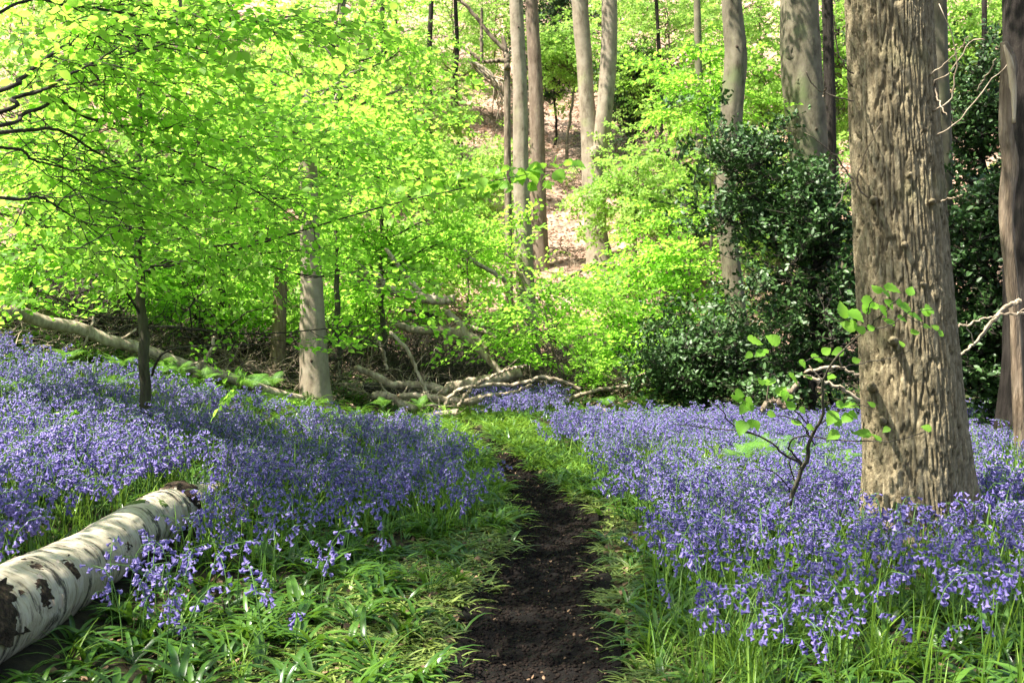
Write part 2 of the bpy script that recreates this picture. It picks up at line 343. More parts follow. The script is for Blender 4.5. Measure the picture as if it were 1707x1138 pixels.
def clump_spray(rs, size=0.4, n=34, leafL=0.06, leafW=0.04, up=0.3, ntw=6):
    """leaves set all round a few twigs"""
    mb = MB()
    for k in range(ntw):
        a = rs.uniform(0, 6.28); el = rs.uniform(-.3, 1.1); e = np.array([math.cos(a)*math.cos(el), math.sin(a)*math.cos(el), math.sin(el)])*size*rs.uniform(.6, 1)
        p = wobble(np.zeros(3), e, 5, .12, 0, rs); tube(mb, p, np.linspace(.004, .001, 5), 3, False, mi=0)
        for q in range(n//ntw):
            t = rs.uniform(.2, 1); i = min(3, int(t*4)); c = p[i]+(p[i+1]-p[i])*(t*4-i)
            v, f = leaf_vf(leafL*rs.uniform(.7, 1.2), leafW)
            mb.add(xf(v, rs.uniform(0, 6.28), rs.normal(-up, .5), rs.normal(0, .6), c), f, 1)
    return mb
def protoset(fn, count_, name, mats, smooth=True, **kw):
    return proto([fn(np.random.RandomState(100+i), **kw).mesh(name, mats, smooth) for i in range(count_)], name)
PR = {}
PR['beech'] = protoset(beech_spray, 5, 'beech_twig', [M['twig_dark'], M['beech']])
PR['far'] = protoset(beech_spray, 4, 'far_twig', [M['twig_mid'], M['beech_far']], length=0.7, leafL=0.085, leafW=0.06, nside=6, tilt=0.5, simple=True)
PR['mid'] = protoset(beech_spray, 4, 'mid_twig', [M['twig_dark'], M['beech']], length=0.6, leafL=0.07, leafW=0.05, nside=6, tilt=0.4, simple=True)
PR['holly'] = protoset(clump_spray, 4, 'holly_twig', [M['twig_dark'], M['holly']], size=0.34, n=60, leafL=0.062, leafW=0.034, ntw=7)
PR['yew'] = protoset(clump_spray, 3, 'yew_twig', [M['twig_dark'], M['yew']], size=0.55, n=90, leafL=0.10, leafW=0.035, ntw=9)

# bluebells
def bell(L=0.018, r=0.0034, sides=5):
    prof = [(0.0, .45), (.25, 1.0), (.72, 1.0), (1.0, 2.3)]
    v = []; f = []
    for (t, k) in prof:
        for j in range(sides):
            a = 2*math.pi*j/sides; v.append((math.cos(a)*r*k, math.sin(a)*r*k, -t*L))
    for i in range(len(prof)-1):
        for j in range(sides): f.append((i*sides+j, i*sides+(j+1) % sides, (i+1)*sides+(j+1) % sides, (i+1)*sides+j))
    f.append(tuple(range(sides)))
    return np.array(v), f
def bluebell_parts(rs, H=0.36, nb=8, bell_scale=1.0, sides=5):
    az = rs.uniform(0, 6.28); dx, dy = math.cos(az), math.sin(az); lean = rs.uniform(.02, .09)
    t = np.linspace(0, 1, 9); hz = lean*t**2 + 0.055*sstep(.8, 1.0, t)
    z = H*(t-0.10*sstep(.85, 1.0, t)*t)
    p = np.stack([dx*hz, dy*hz, z], 1); st = MB(); tube(st, p, np.linspace(.0028, .0014, 9), 4, False)
    fl = MB()
    for k in range(nb):
        u = .66+.34*(k/(nb-1)); i = min(7, int(u*8)); c = p[i]+(p[i+1]-p[i])*(u*8-i)
        a = az+rs.normal(0, 1.15); tilt = rs.uniform(.1, 1.5); s = bell_scale*rs.uniform(.9, 1.25)*(1-.3*(k/(nb-1)))
        v, f = bell(sides=sides); v = v*s
        out = c+np.array([math.cos(a), math.sin(a), -.1])*rs.uniform(.008, .022)
        tube(st, np.array([c, out]), .0009, 3, False)
        fl.add(xf(v, a, -tilt, 0, out), f)
    return st, fl
def bluebell_clump(rs, n=3, spread=0.05, nb=8, H=0.33, bs=1.1, sides=4):
    mb = MB()
    for k in range(n):
        st, fl = bluebell_parts(rs, H*rs.uniform(.78, 1.12), nb, bs, sides); o = np.array([rs.normal(0, spread), rs.normal(0, spread), 0])
        for (src, mi) in ((st, 0), (fl, 1)):
            V = np.concatenate(src.v)+o; mb.add(V, src.f, mi)
    return mb
PR['bell1'] = protoset(bluebell_clump, 8, 'bluebell_plant', [M['stem'], M['bell']], n=2, spread=.06, nb=11, bs=1.2)
def blades(rs, n=7, L=0.29, w=0.0145, arch=0.8, segs=5, up=0.9):
    mb = MB()
    for k in range(n):
        a = rs.uniform(0, 6.28); l = L*rs.uniform(.6, 1.15); ww = w*rs.uniform(.7, 1.3); v = []; f = []
        el = up*rs.uniform(.6, 1.25); c = np.array([rs.normal(0, .015), rs.normal(0, .015), 0.0]); tw = rs.normal(0, .5)
        for s in range(segs+1):
            wd = ww*(1-(s/segs)**2.2)*(.55+.45*min(1, s/1.5))+.0006
            side = np.array([-math.sin(a+tw*s/segs), math.cos(a+tw*s/segs), 0])
            v.append(c+side*wd); v.append(c-np.array([0, 0, wd*.5])*.0); v.append(c-side*wd); v[-2] = c-np.array([0, 0, wd*.45])
            e2 = el-arch*1.9*(s/segs)
            c = c+np.array([math.cos(a)*math.cos(e2), math.sin(a)*math.cos(e2), math.sin(e2)])*l/segs
            c[2] = max(c[2], .006+.01*rs.rand())
        for s in range(segs):
            o = s*3; f += [(o, o+1, o+4, o+3), (o+1, o+2, o+5, o+4)]
        mb.add(np.array(v), f)
    return mb
PR['blade'] = protoset(blades, 6, 'bluebell_leaf_tuft', [M['blade']])
PR['flat'] = protoset(blades, 5, 'trodden_leaf_tuft', [M['blade_flat']], n=6, L=.15, arch=.5, up=.45, w=.0075)
PR['grass'] = protoset(blades, 5, 'grass_tuft', [M['grass']], n=14, L=.42, w=.0035, arch=.55, up=1.15, segs=5)
PR['verge'] = protoset(blades, 4, 'verge_tuft', [M['grass']], n=14, L=.15, w=.008, arch=.8, up=1.0, segs=3)
PR['upright'] = protoset(blades, 5, 'upright_stalks', [M['grass']], n=5, L=.34, w=.0042, arch=.16, up=1.42, segs=4)
def dead_leaf(rs, L=0.065, W_=0.042):
    mb = MB(); v, f = leaf_vf(L, W_, fold=rs.uniform(-.5, .6), curl=rs.uniform(-.3, .5)); mb.add(v-np.array([L/2, 0, 0]), f); return mb
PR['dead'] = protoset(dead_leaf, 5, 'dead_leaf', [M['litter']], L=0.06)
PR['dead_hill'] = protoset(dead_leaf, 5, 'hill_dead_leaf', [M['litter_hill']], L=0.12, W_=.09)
def clod(rs, r=0.02):
    mb = MB(); n = 6
    v = [(0, 0, r*.6)]+[(math.cos(6.28*j/n)*r*rs.uniform(.6, 1.2), math.sin(6.28*j/n)*r*rs.uniform(.6, 1.2), r*rs.uniform(.0, .35)) for j in range(n)]+[(0, 0, -r*.4)]
    f = [(0, 1+j, 1+(j+1) % n) for j in range(n)]+[(7, 1+(j+1) % n, 1+j) for j in range(n)]
    mb.add(np.array(v), f); return mb
M['crumb'] = leaf_mat('peat_crumb', (0.003, 0.0024, 0.002), (0.019, 0.013, 0.010), 0, None, rough=.9, spec=.1)
PR['clod'] = protoset(clod, 5, 'soil_clod', [M['crumb']])
def brush(rs):
    mb = MB()
    for k in range(9):
        a = rs.uniform(0, 6.28); el = rs.normal(.15, .35); l = rs.uniform(.5, 1.3); c = rs.normal(0, .2, 3)*np.array([1, 1, .4])
        d = np.array([math.cos(a)*math.cos(el), math.sin(a)*math.cos(el), math.sin(el)])*l
        p = wobble(c, c+d, 6, .15, 0, rs); tube(mb, p, np.linspace(.012, .003, 6)*rs.uniform(.4, 1.3), 4, False)
        for q in range(3):
            i = rs.randint(1, 5); e = p[i]+rs.normal(0, .22, 3); tube(mb, wobble(p[i], e, 4, .15, 0, rs), [.005, .004, .003, .002], 3, False)
    return mb
PR['brush'] = protoset(brush, 5, 'brush_twigs', [M['twig_mid']])
PR['brush_dark'] = protoset(brush, 4, 'dark_brush_twigs', [M['twig_dark']])

# ------------------------------------------------------------------ setting: ground, hill, path
def grid_mesh(name, xs, ys, zf, mat):
    X, Y = np.meshgrid(xs, ys); Z = zf(X, Y); V = np.stack([X, Y, Z], -1).reshape(-1, 3); nx = len(xs); ny = len(ys)
    I = np.arange((ny-1)*nx).reshape(ny-1, nx)[:, :-1].ravel()
    Fq = np.stack([I, I+1, I+nx+1, I+nx], 1)
    me = bpy.data.meshes.new(name); me.from_pydata(V.tolist(), [], Fq.tolist()); me.materials.append(mat)
    me.polygons.foreach_set('use_smooth', [True]*len(Fq)); o = link(name, me); o['kind'] = 'structure'; return o
xs = np.concatenate([np.linspace(-45, -9, 30)[:-1], np.linspace(-9, 9, 260), np.linspace(9, 45, 30)[1:]])
g = grid_mesh('ground', xs, np.linspace(-8, 21.0, 330), lambda x, y: ground_z(x, y), M['soil']); tag(g, 'dark woodland floor under the bluebells')
xh = np.linspace(-62, 62, 300)
h = grid_mesh('hill', xh, np.linspace(21.0, 110, 230), lambda x, y: ground_z(x, y)+np.where(y > 21.1, 0.12*fbm(x*1.1, y*1.1, 3, 44), 0), M['hill'])
tag(h, 'steep hillside covered with pale brown dead leaves')
def path_z(x, y):
    U = (x-path_x(y))/path_w(y)
    return ground_z(x, y, False)+.085+.034*fbm(x*9, y*9, 5, 77)+.03*fbm(x*2.2, y*2.2, 2, 78)-.02*(1-U*U).clip(0, 1)-.16*np.clip(np.abs(U)-.9, 0, 1)
def make_path():
    ny = 1500; nx = 70; ys = np.linspace(-5, 13.4, ny); us = np.linspace(-1.5, 1.5, nx); V = []
    Yg, U = np.meshgrid(ys, us, indexing='ij')
    X = path_x(Yg)+U*path_w(Yg)*(1+.15*fbm(Yg*1.3, U*0+3, 2, 5))
    Z = path_z(X, Yg)
    V = np.stack([X, Yg, Z], -1).reshape(-1, 3); I = np.arange((ny-1)*nx).reshape(ny-1, nx)[:, :-1].ravel()
    Fq = np.stack([I, I+1, I+nx+1, I+nx], 1); me = bpy.data.meshes.new('path'); me.from_pydata(V.tolist(), [], Fq.tolist()); me.materials.append(M['mud'])
    me.polygons.foreach_set('use_smooth', [True]*len(Fq)); o = link('path', me); tag(o, 'narrow trodden path of dark peaty soil winding between bluebells', kind='structure')
make_path()

# ------------------------------------------------------------------ trees
def px_poly(pts, Y, dY=0.0):
    """pts: (px,py[,width_px][,Y]) -> centres, radii"""
    c = []; r = []
    for k, q in enumerate(pts):
        y = Y+dY*k/max(1, len(pts)-1); c.append(P(q[0], q[1], y)); r.append((q[2] if len(q) > 2 else 4)/2/F*y)
    return np.array(c), np.array(r)
def bark_disp(amp, fu, fv, seed, lump=0.03):
    def d(TH, S, r):
        u = np.cos(TH)*fu; w = np.sin(TH)*fu
        return r*lump*fbm(u*.5+S*.8+seed, w*.5+seed, 3, seed)+amp*fbm(u*3+seed, w*3+S*fv, 3, seed+3)
    return d
LEAFPTS = {}
def limb(mb, p0, p1, r0, r1=0.004, n=8, amp=.12, sag=0.0, seg=5):
    p = wobble(np.asarray(p0, float), np.asarray(p1, float), n, amp, sag); tube(mb, p, np.linspace(r0, r1, n), seg, True); return p
def foliage_along(p, step, lat, vert, out, t0=.25, scale=(0.8, 1.2)):
    """points for sprays on and beside a limb, spread flat, as beech does"""
    L = np.linalg.norm(np.diff(p, axis=0), axis=1).sum(); n = max(2, int(L*(1-t0)/step)); d = p[-1]-p[0]; yaw0 = math.atan2(d[1], d[0])
    for k in range(n):
        t = RS.uniform(t0, 1); i = min(len(p)-2, int(t*(len(p)-1))); c = p[i]+(p[i+1]-p[i])*(t*(len(p)-1)-i)
        s = RS.choice([-1, 1]); yaw = yaw0+s*abs(RS.normal(.7, .4)); o = np.array([RS.normal(0, lat), RS.normal(0, lat), RS.normal(0, vert)])
        out.append((c+o, (RS.normal(0, .38), RS.normal(.12, .32), yaw), RS.uniform(*scale)))
def emit(name, pr, pts, parent):
    if not pts: return
    inv = Vector(parent.location) if parent else Vector((0, 0, 0))
    pos = np.array([q[0] for q in pts])-np.array(inv); return scatter(name, PR[pr], pos, [q[1] for q in pts], [q[2] for q in pts], parent)
def shift(mb, loc):
    a = np.asarray(loc, float)
    mb.v = [v-a for v in mb.v]; return mb
def crown(root, base, top_r, center, rad, nl, per, pr, mat, lat=.3, scale=(.8, 1.3), vert=.1, r0=.03, name='foliage', flat=.45, surface=1.0):
    """limbs fan from the stem into an ellipsoid and carry sprays"""
    mb = MB(); out = []; rad = np.asarray(rad, float); center = np.asarray(center, float); base = np.asarray(base, float)
    for k in range(nl):
        a = 6.283*(k*.618 % 1)+RS.normal(0, .3); zz = RS.uniform(-1, 1); q = math.sqrt(max(0, 1-zz*zz)); rr = RS.uniform(.65, 1)*surface
        e = center+rad*np.array([math.cos(a)*q, math.sin(a)*q, zz])*rr
        zs = min(max(base[2], e[2]-flat*np.hypot(e[0]-base[0], e[1]-base[1])), center[2]+rad[2]*.9)
        u = np.clip((zs-base[2])/(center[2]+rad[2]-base[2]+1e-6), 0, 1); s = base+(np.array([center[0], center[1], center[2]+rad[2]])-base)*u
        p = limb(mb, s, e, r0*(1-.6*u), .004, 8, .10, .03)
        foliage_along(p, 1.0/per, lat, vert, out, .2, scale)
        for z in range(2):
            i = RS.randint(2, 6); e2 = p[i]+(p[-1]-p[0])*RS.uniform(.25, .5)+np.array([RS.normal(0, .3), RS.normal(0, .3), RS.normal(0, .1)])*rad[0]*.5
            p2 = limb(mb, p[i], e2, r0*.4, .003, 6, .1, 0, 4); foliage_along(p2, 1.0/per, lat*.8, vert, out, .1, scale)
    b = shift(mb, root.location); link('branches', b.mesh('branches', mat), root); emit(name, pr, out, root)
    return out

# --- trunks traced at their own depth
def trunk_obj(root, pts, Y, mat, seg=28, disp=None, extra_top=3.0, base_extra=.25, rings=70, name='trunk', flare=0.35, dY=0):
    c, r = px_poly(pts, Y, dY)
    if extra_top:
        d = (c[-1]-c[-2])/np.linalg.norm(c[-1]-c[-2]); c = np.vstack([c, c[-1]+(d*.6+np.array([0, 0, .4]))*extra_top]); r = np.append(r, r[-1]*.6)
    if base_extra:
        g0 = gz(c[0][0], c[0][1]); z1 = min(c[0][2], g0+.02)-base_extra
        if flare: c = np.vstack([[c[0][0], c[0][1], z1], c]); r = np.append(r[0]*(1+flare), r)
        else: c = np.vstack([[c[0][0], c[0][1], z1], c]); r = np.append(r[0], r)
    q = smooth_poly(np.hstack([c, r[:, None]]), rings); mb = MB()
    tube(mb, q[:, :3], np.maximum(q[:, 3], .004), seg, True, disp)
    shift(mb, root.location); o = link(name, mb.mesh(name, mat), root); return o, q

def tree(name, label, cat='tree', x=0, y=0, group=None):
    return empty(name, (x, y, gz(x, y)), label, cat, group)
def px_tree(name, label, pts, Y, mat, cat='tree', top=None, disp=None, branch_mat=None, pr='mid', group=None, **kw):
    """pts from the foot up. top = (dz, radius_x, radius_z, limbs, per) places a crown dz metres above the last traced point"""
    c, r = px_poly(pts, Y, kw.get('dY', 0)); root = tree(name, label, cat, c[0][0], c[0][1], group)
    o, q = trunk_obj(root, pts, Y, mat, disp=disp, **kw)
    if top:
        dz, rx, rz, nl, per = top; ce = q[-1, :3]+np.array([0, 0, dz*.3])
        crown(root, q[-1, :3]-np.array([0, 0, rz*.9]), None, ce+np.array([0, 0, 0]), (rx, rx, rz), nl, per, pr, branch_mat or mat, scale=(1.0, 1.6))
    return root

# big oak, right of the path
def oak_tree():
    pts = [(1531, 925, 186), (1529, 880, 176), (1526, 820, 168), (1523, 740, 162), (1518, 650, 157), (1510, 520, 151), (1502, 400, 146), (1494, 250, 142), (1487, 120, 138), (1481, 0, 136), (1478, -150, 134)]
    Y = 6.6; c, r = px_poly(pts, Y); x, y = c[0][0], c[0][1]; root = tree('oak_tree', 'massive oak trunk with deeply furrowed grey brown bark rising from bluebells right of path', 'tree', x, y)
    c = np.vstack([[c[0][0], y, -.3], c, [c[-1][0]-.1, y, 7.5], [c[-1][0]-.1, y+.2, 10.5]]); r = np.append(np.append(r[0]*1.12, r), [.19, .08])
    key = np.concatenate([[0], np.cumsum(np.linalg.norm(np.diff(c, axis=0), axis=1))])
    q = smooth_poly(np.hstack([c, r[:, None]]), 4000); s = np.concatenate([[0], np.cumsum(np.linalg.norm(np.diff(q[:, :3], axis=0), axis=1))])
    ss = np.concatenate([np.linspace(0, 4.1, 560)[:-1], np.linspace(4.1, s[-1], 60)])
    q = np.stack([np.interp(ss, s, q[:, k]) for k in range(4)], 1)
    def disp(TH, S, r):
        cu = 58; cx_, sx_ = np.cos(TH)*1.7, np.sin(TH)*1.7
        u = TH/(2*np.pi)*cu+.8*fbm(cx_*3, sx_*3+S*1.6, 2, 31)+.22*fbm(cx_*9, sx_*9+S*11, 2, 35); v = S/0.27+.9*fbm(cx_*5+9, sx_*5+S*3, 3, 37)
        f1, f2 = worley(u, v, 3, cu); f = sstep(0.0, .24, f2-f1)
        g1, g2 = worley(u*1.9, v*3.6, 8, None)
        d = .025*f-.018+.003*sstep(0, .25, g2-g1)+.005*fbm(cx_*26, sx_*26+S*14, 3, 5)
        # buttress flare near the ground and a slow irregularity
        low = np.exp(-np.maximum(S-.3, 0)/.35); d = d+low*.085*(.5+.9*np.cos(3*TH+.6)+.35*np.cos(5*TH+2))+r*.045*fbm(cx_*.9+S*.35, sx_*.9, 2, 6)
        return d
    mb = MB(); tube(mb, q[:, :3], q[:, 3], 300, True, disp); shift(mb, root.location); link('trunk', mb.mesh('trunk', M['oak']), root)
    # thin dead side twigs seen against the holly, drawn at the trunk's depth
    rx = lambda cx, cy_: (1120+cx/2.845, cy_/2.845)
    sets = [[(1215, 360), (1290, 300), (1350, 205)], [(1235, 400), (1300, 350), (1370, 230), (1420, 220)], [(1240, 525), (1300, 485), (1310, 400), (1300, 240), (1210, 60)], [(1243, 645), (1330, 590), (1450, 430), (1520, 340)], [(1450, 430), (1470, 310)],
            [(860, 412), (820, 405), (780, 393)], [(860, 478), (790, 475), (720, 460), (640, 420), (600, 365)], [(720, 460), (690, 435)], [(860, 350), (790, 300), (750, 220), (728, 120)],
            [(945, 948), (885, 900), (860, 850), (885, 760), (905, 690), (945, 600)], [(860, 850), (800, 800), (740, 740), (590, 650)], [(860, 845), (800, 900), (740, 1000)], [(1265, 955), (1320, 940)], [(1250, 420), (1240, 500), (1245, 575)]]
    for st in sets:
        pp = [(*rx(*a), 3.2-2.0*i/len(st)) for i, a in enumerate(st)]; cc, rr = px_poly(pp, 6.42); cc[:, 1] -= np.linspace(0, .18, len(cc)); m = MB()
        qq = smooth_poly(np.hstack([cc, rr[:, None]]), 14); tube(m, qq[:, :3]+RS.normal(0, .004, (14, 3)), np.maximum(qq[:, 3], .0014), 4); shift(m, root.location); link('twig', m.mesh('twig', M['twig_mid' if st[0][0] < 1000 else 'twig_pale']), root)
    # knot stubs
    for (px, py, rr) in ((1503, 405, .022), (1455, 330, .02), (1553, 335, .02), (1455, 640, .022), (1490, 565, .025), (1474, 695, .02), (1540, 470, .015), (1515, 292, .015)):
        b = P(px, py, 6.6); t = P(px, py, 6.27); t[0] += RS.normal(0, .01); m = MB(); q_ = wobble(b, t, 5, .04, -.05); tube(m, q_, [rr*1.4, rr*1.3, rr*1.2, rr, rr*.6], 9, True, lambda TH, S, r: r*.35*fbm(np.cos(TH)*3+px, np.sin(TH)*3+S*9, 2, 4))
        shift(m, root.location); link('knot', m.mesh('knot', M['oak']), root)
    crown(root, (x-.1, y, 5.0), None, (x, y+.5, 9.0), (3.4, 3.4, 2.2), 16, 2.6, 'mid', M['oak'], lat=.4, scale=(1.1, 1.7), r0=.07)
oak_tree()

BD = lambda s, a=.012, l=.06: bark_disp(a, 1.2, 2.0, s, l)
px_tree('beech_tree', 'grey smooth beech trunk standing just behind the big oak on its right', [(1572, 700, 50), (1570, 500, 46), (1565, 300, 44), (1560, 120, 42), (1558, 0, 40)], 11.5, M['beech_bark2'], top=(3, 2.2, 1.6, 8, 2), disp=BD(1), branch_mat=M['beech_bark2'])
px_tree('dark_tree', 'dark rough trunk at the right edge of the wood, behind a peeling dead stem', [(1730, 620, 112), (1728, 400, 104), (1724, 200, 100), (1722, 0, 98)], 10.4, M['dark_bark'], top=(3, 2.2, 1.6, 8, 2), disp=BD(2, .02), rings=140, seg=60)
px_tree('beech_tree', 'crooked slender beech trunk with a knot hole, half wrapped by holly', [(1243, 668, 42), (1238, 620, 36), (1226, 500, 33), (1214, 400, 31), (1208, 330, 33), (1216, 260, 34), (1219, 200, 36), (1226, 110, 38), (1226, 70, 36), (1220, 0, 32)], 17, M['beech_bark2'], top=(3, 2.6, 1.8, 9, 2), disp=BD(3, .015, .08))
px_tree('beech_tree', 'thick grey beech trunk with dark gnarled scar rising behind the holly', [(1375, 640, 76), (1372, 500, 64), (1362, 400, 60), (1352, 300, 62), (1344, 200, 64), (1336, 110, 66), (1333, 0, 62)], 19, M['beech_bark2'], top=(3, 3.2, 2, 10, 2), disp=BD(4, .018, .06), seg=40)
px_tree('beech_tree', 'thin dark leaning stem close behind the thick scarred beech', [(1392, 600, 24), (1388, 400, 22), (1384, 200, 19), (1379, 0, 18)], 21, M['dark_bark'], top=(2, 2, 1.5, 6, 2), disp=BD(5))
px_tree('beech_tree', 'pale slim beech trunk standing behind the heap of fallen branches', [(893, 640, 40), (884, 580, 34), (878, 500, 31), (874, 430, 30), (869, 300, 27), (868, 200, 25), (865, 100, 24), (860, 0, 22)], 20, M['beech_bark'], top=(3, 2.6, 1.8, 8, 1.6), disp=BD(6, .012, .08))
px_tree('beech_tree', 'straight warm brown trunk close behind the pale slim beech', [(902, 442, 28), (898, 350, 26), (895, 200, 25), (890, 80, 22), (886, 0, 20)], 26.5, M['brown_bark'], top=(3, 2.6, 1.8, 8, 1.6), disp=BD(7))
def twin():
    root = px_tree('twin_stemmed_beech', 'pale beech on the bare slope forking low into two stems', [(1000, 432, 46), (993, 380, 38), (990, 300, 40), (984, 240, 31), (979, 180, 27), (974, 100, 26), (966, 0, 27)], 26.2, M['beech_bark'], top=(3, 3, 2, 9, 1.6), disp=BD(8))
    m = MB(); c, r = px_poly([(990, 330, 26), (996, 280, 28), (1001, 235, 28), (1008, 180, 27), (1014, 110, 27), (1016, 0, 26), (1010, -200, 22)], 26.1)
    q = smooth_poly(np.hstack([c, r[:, None]]), 60); tube(m, q[:, :3], q[:, 3], 24, True, BD(9)); shift(m, root.location); link('second_stem', m.mesh('second_stem', M['beech_bark']), root)
    b = MB(); tube(b, wobble(P(993, 262, 26), P(998, 246, 25.75), 6, .05), [.10, .17, .19, .17, .12, .04], 14, True, BD(10, .05, .2)); shift(b, root.location); link('burl', b.mesh('burl', M['beech_bark']), root)
twin()
def left_beech():
    root = px_tree('beech_tree', 'pale trunk left of the path with a dark pruned collar high up, foot in bluebells', [(528, 690, 62), (526, 650, 52), (523, 580, 44), (520, 500, 38), (518, 430, 35), (515, 340, 32), (513, 260, 30), (511, 215, 33), (512, 185, 17), (511, 150, 8)], 13.6, M['beech_bark'], top=(-1, 1.3, .7, 9, 3), seg=40, disp=BD(11, .014, .10), extra_top=0)
    m = MB(); tube(m, np.array([P(512, 262, 13.6), P(513, 240, 13.58), P(512, 222, 13.58), P(512, 212, 13.6), P(512, 206, 13.6)]), [.10, .11, .135, .145, .10], 22, True, BD(12, .03, .16)); shift(m, root.location); link('collar', m.mesh('collar', M['beech_bark2']), root)
    for e in ((488, 214), (536, 216), (497, 206)):
        m = MB(); a = P(512, 235, 13.6); b = P(e[0], e[1], 13.5); tube(m, wobble(a, b, 6, .05, -.05), [.07, .065, .055, .05, .045, .04], 10, True, BD(int(e[0]), .01, .12)); shift(m, root.location); link('branch_stub', m.mesh('branch_stub', M['beech_bark2']), root)
left_beech()
def snags():
    c, r = px_poly([(458, 668, 28), (460, 620, 25), (464, 560, 23), (467, 500, 22), (468, 455, 19), (470, 438, 9)], 14.2); root = tree('dead_snag', 'short dead orange brown stump with jagged top beside the pale trunk', 'dead tree', c[0][0], c[0][1])
    c[0][2] -= .2; q = smooth_poly(np.hstack([c, r[:, None]]), 60); m = MB(); tube(m, q[:, :3], q[:, 3], 22, True, BD(21, .03, .14)); shift(m, root.location); link('trunk', m.mesh('trunk', M['snag']), root)
    for k in range(4):
        m = MB(); a = q[52, :3]+np.array([RS.normal(0, .05), 0, 0]); tube(m, wobble(a, a+np.array([RS.normal(0, .03), 0, RS.uniform(.1, .22)]), 5, .05), [.03, .025, .02, .012, .003], 6); shift(m, root.location); link('splinter', m.mesh('splinter', M['raw_wood']), root)
    c, r = px_poly([(1694, 560, 20), (1688, 480, 20), (1680, 400, 22), (1678, 330, 22), (1684, 275, 25), (1677, 225, 22), (1678, 160, 22), (1683, 110, 24), (1674, 70, 10)], 9.6); root = tree('dead_snag', 'tall peeling dead stem with raw split wood near its top, right edge', 'dead tree', c[0][0], c[0][1])
    c = np.vstack([[c[0][0]+.05, c[0][1], gz(c[0][0], c[0][1])-.2], c]); r = np.append(r[0]*1.1, r)
    q = smooth_poly(np.hstack([c, r[:, None]]), 110); m = MB(); tube(m, q[:, :3], q[:, 3], 20, True, BD(22, .02, .12)); shift(m, root.location); link('trunk', m.mesh('trunk', M['snag']), root)
    m = MB(); cc, rr = px_poly([(1690, 205, 8), (1689, 150, 13), (1684, 105, 12), (1674, 75, 3)], 9.55); qq = smooth_poly(np.hstack([cc, rr[:, None]]), 24); tube(m, qq[:, :3], qq[:, 3], 8, True, BD(23, .01, .2)); shift(m, root.location); link('split_wood', m.mesh('split_wood', M['raw_wood']), root)
snags()

def knots():
    def near(px, py, Y, r, lab):
        c = P(px, py, Y); best = min((o for o in bpy.data.objects if o.get('category') == 'tree' and o.parent is None and abs(o.location.y-Y) < 2.5), key=lambda o: abs(o.location.x-c[0])+abs(o.location.y-Y)*.05); return c, best
    for (px, py, Y, front, r, hole) in ((1318, 92, 19, .26, .20, 0), (1326, 140, 19, .30, .12, 0), (1352, 220, 19, .32, .06, 1), (1225, 82, 17, .15, .07, 1), (1213, 258, 17, .15, .06, 1), (1222, 560, 17, .14, .06, 0), (1012, 142, 26.1, .16, .10, 0), (975, 125, 26.2, .17, .08, 0), (870, 262, 20, .13, .06, 0), (864, 48, 20, .11, .05, 1), (876, 360, 20, .14, .07, 1), (520, 480, 13.6, .12, .05, 0), (523, 600, 13.6, .15, .06, 1), (1563, 190, 11.5, .12, .05, 1), (1560, 60, 11.5, .11, .08, 0), (898, 300, 26.5, .16, .06, 1)):
        r *= .62; c, root = near(px, py, Y, r, ''); b = c.copy(); b[1] -= front*.75; t = c.copy(); t[1] -= front+r*.15; m = MB()
        tube(m, np.array([c, b, (b+t)/2, t, t+[0, .25*r, 0]]), [r*1.5, r*1.35, r*1.1, r*.75, r*.3], 16, True, BD(int(px+py) % 71, r*.16, .25)); m.v = [np.stack([(v[:, 0]-c[0])*.85+c[0], v[:, 1], (v[:, 2]-c[2])*1.15+c[2]], 1) for v in m.v]; shift(m, root.location); kn = link('knot', m.mesh('knot', M['beech_bark2']), root)
        if hole:
            m = MB(); tube(m, np.array([t+[0, .2*r, 0], t-[0, .01, 0], t-[0, .03, 0]]), [r*.55, r*.5, r*.2], 10, True, BD(3, r*.05, .3)); shift(m, root.location); link('knot_hole', m.mesh('knot_hole', M['rot']), kn)
knots()
# sapling with dark stem on the left, carrying flat sheets of bright leaves
def leafy_poly(mb, out, pts, Y0, Y1, w0, w1, step=.14, lat=.10, t0=.15, n=26, leaf=True, seg=5, side=True, scale=(.8, 1.15)):
    c = np.array([P(x, y, Y0+(Y1-Y0)*k/(len(pts)-1)) for k, (x, y) in enumerate(pts)]); q = smooth_poly(c, n); q[1:-1] += RS.normal(0, .0016, (n-2, 3))
    Ys = np.linspace(Y0, Y1, n); tube(mb, q, np.maximum(np.linspace(w0, w1, n)/2/F*Ys, .0012), seg)
    if side:
        L = np.linalg.norm(np.diff(q, axis=0), axis=1).sum()
        for k in range(int(L/.3)):
            i = RS.randint(int(n*t0), n-2); d = q[min(n-1, i+3)]-q[i]; a = math.atan2(d[1], d[0])+RS.choice([-1, 1])*RS.uniform(.5, 1.1); l = RS.uniform(.25, .7)
            e = q[i]+np.array([math.cos(a)*l, math.sin(a)*l, RS.normal(0, .10)]); p = limb(mb, q[i], e, .0035, .0012, 7, .14, 0, 4)
            if leaf: foliage_along(p, .16, .05, .03, out, .2, scale)
    if leaf: foliage_along(q, step, lat, .05, out, t0, scale)
    return q
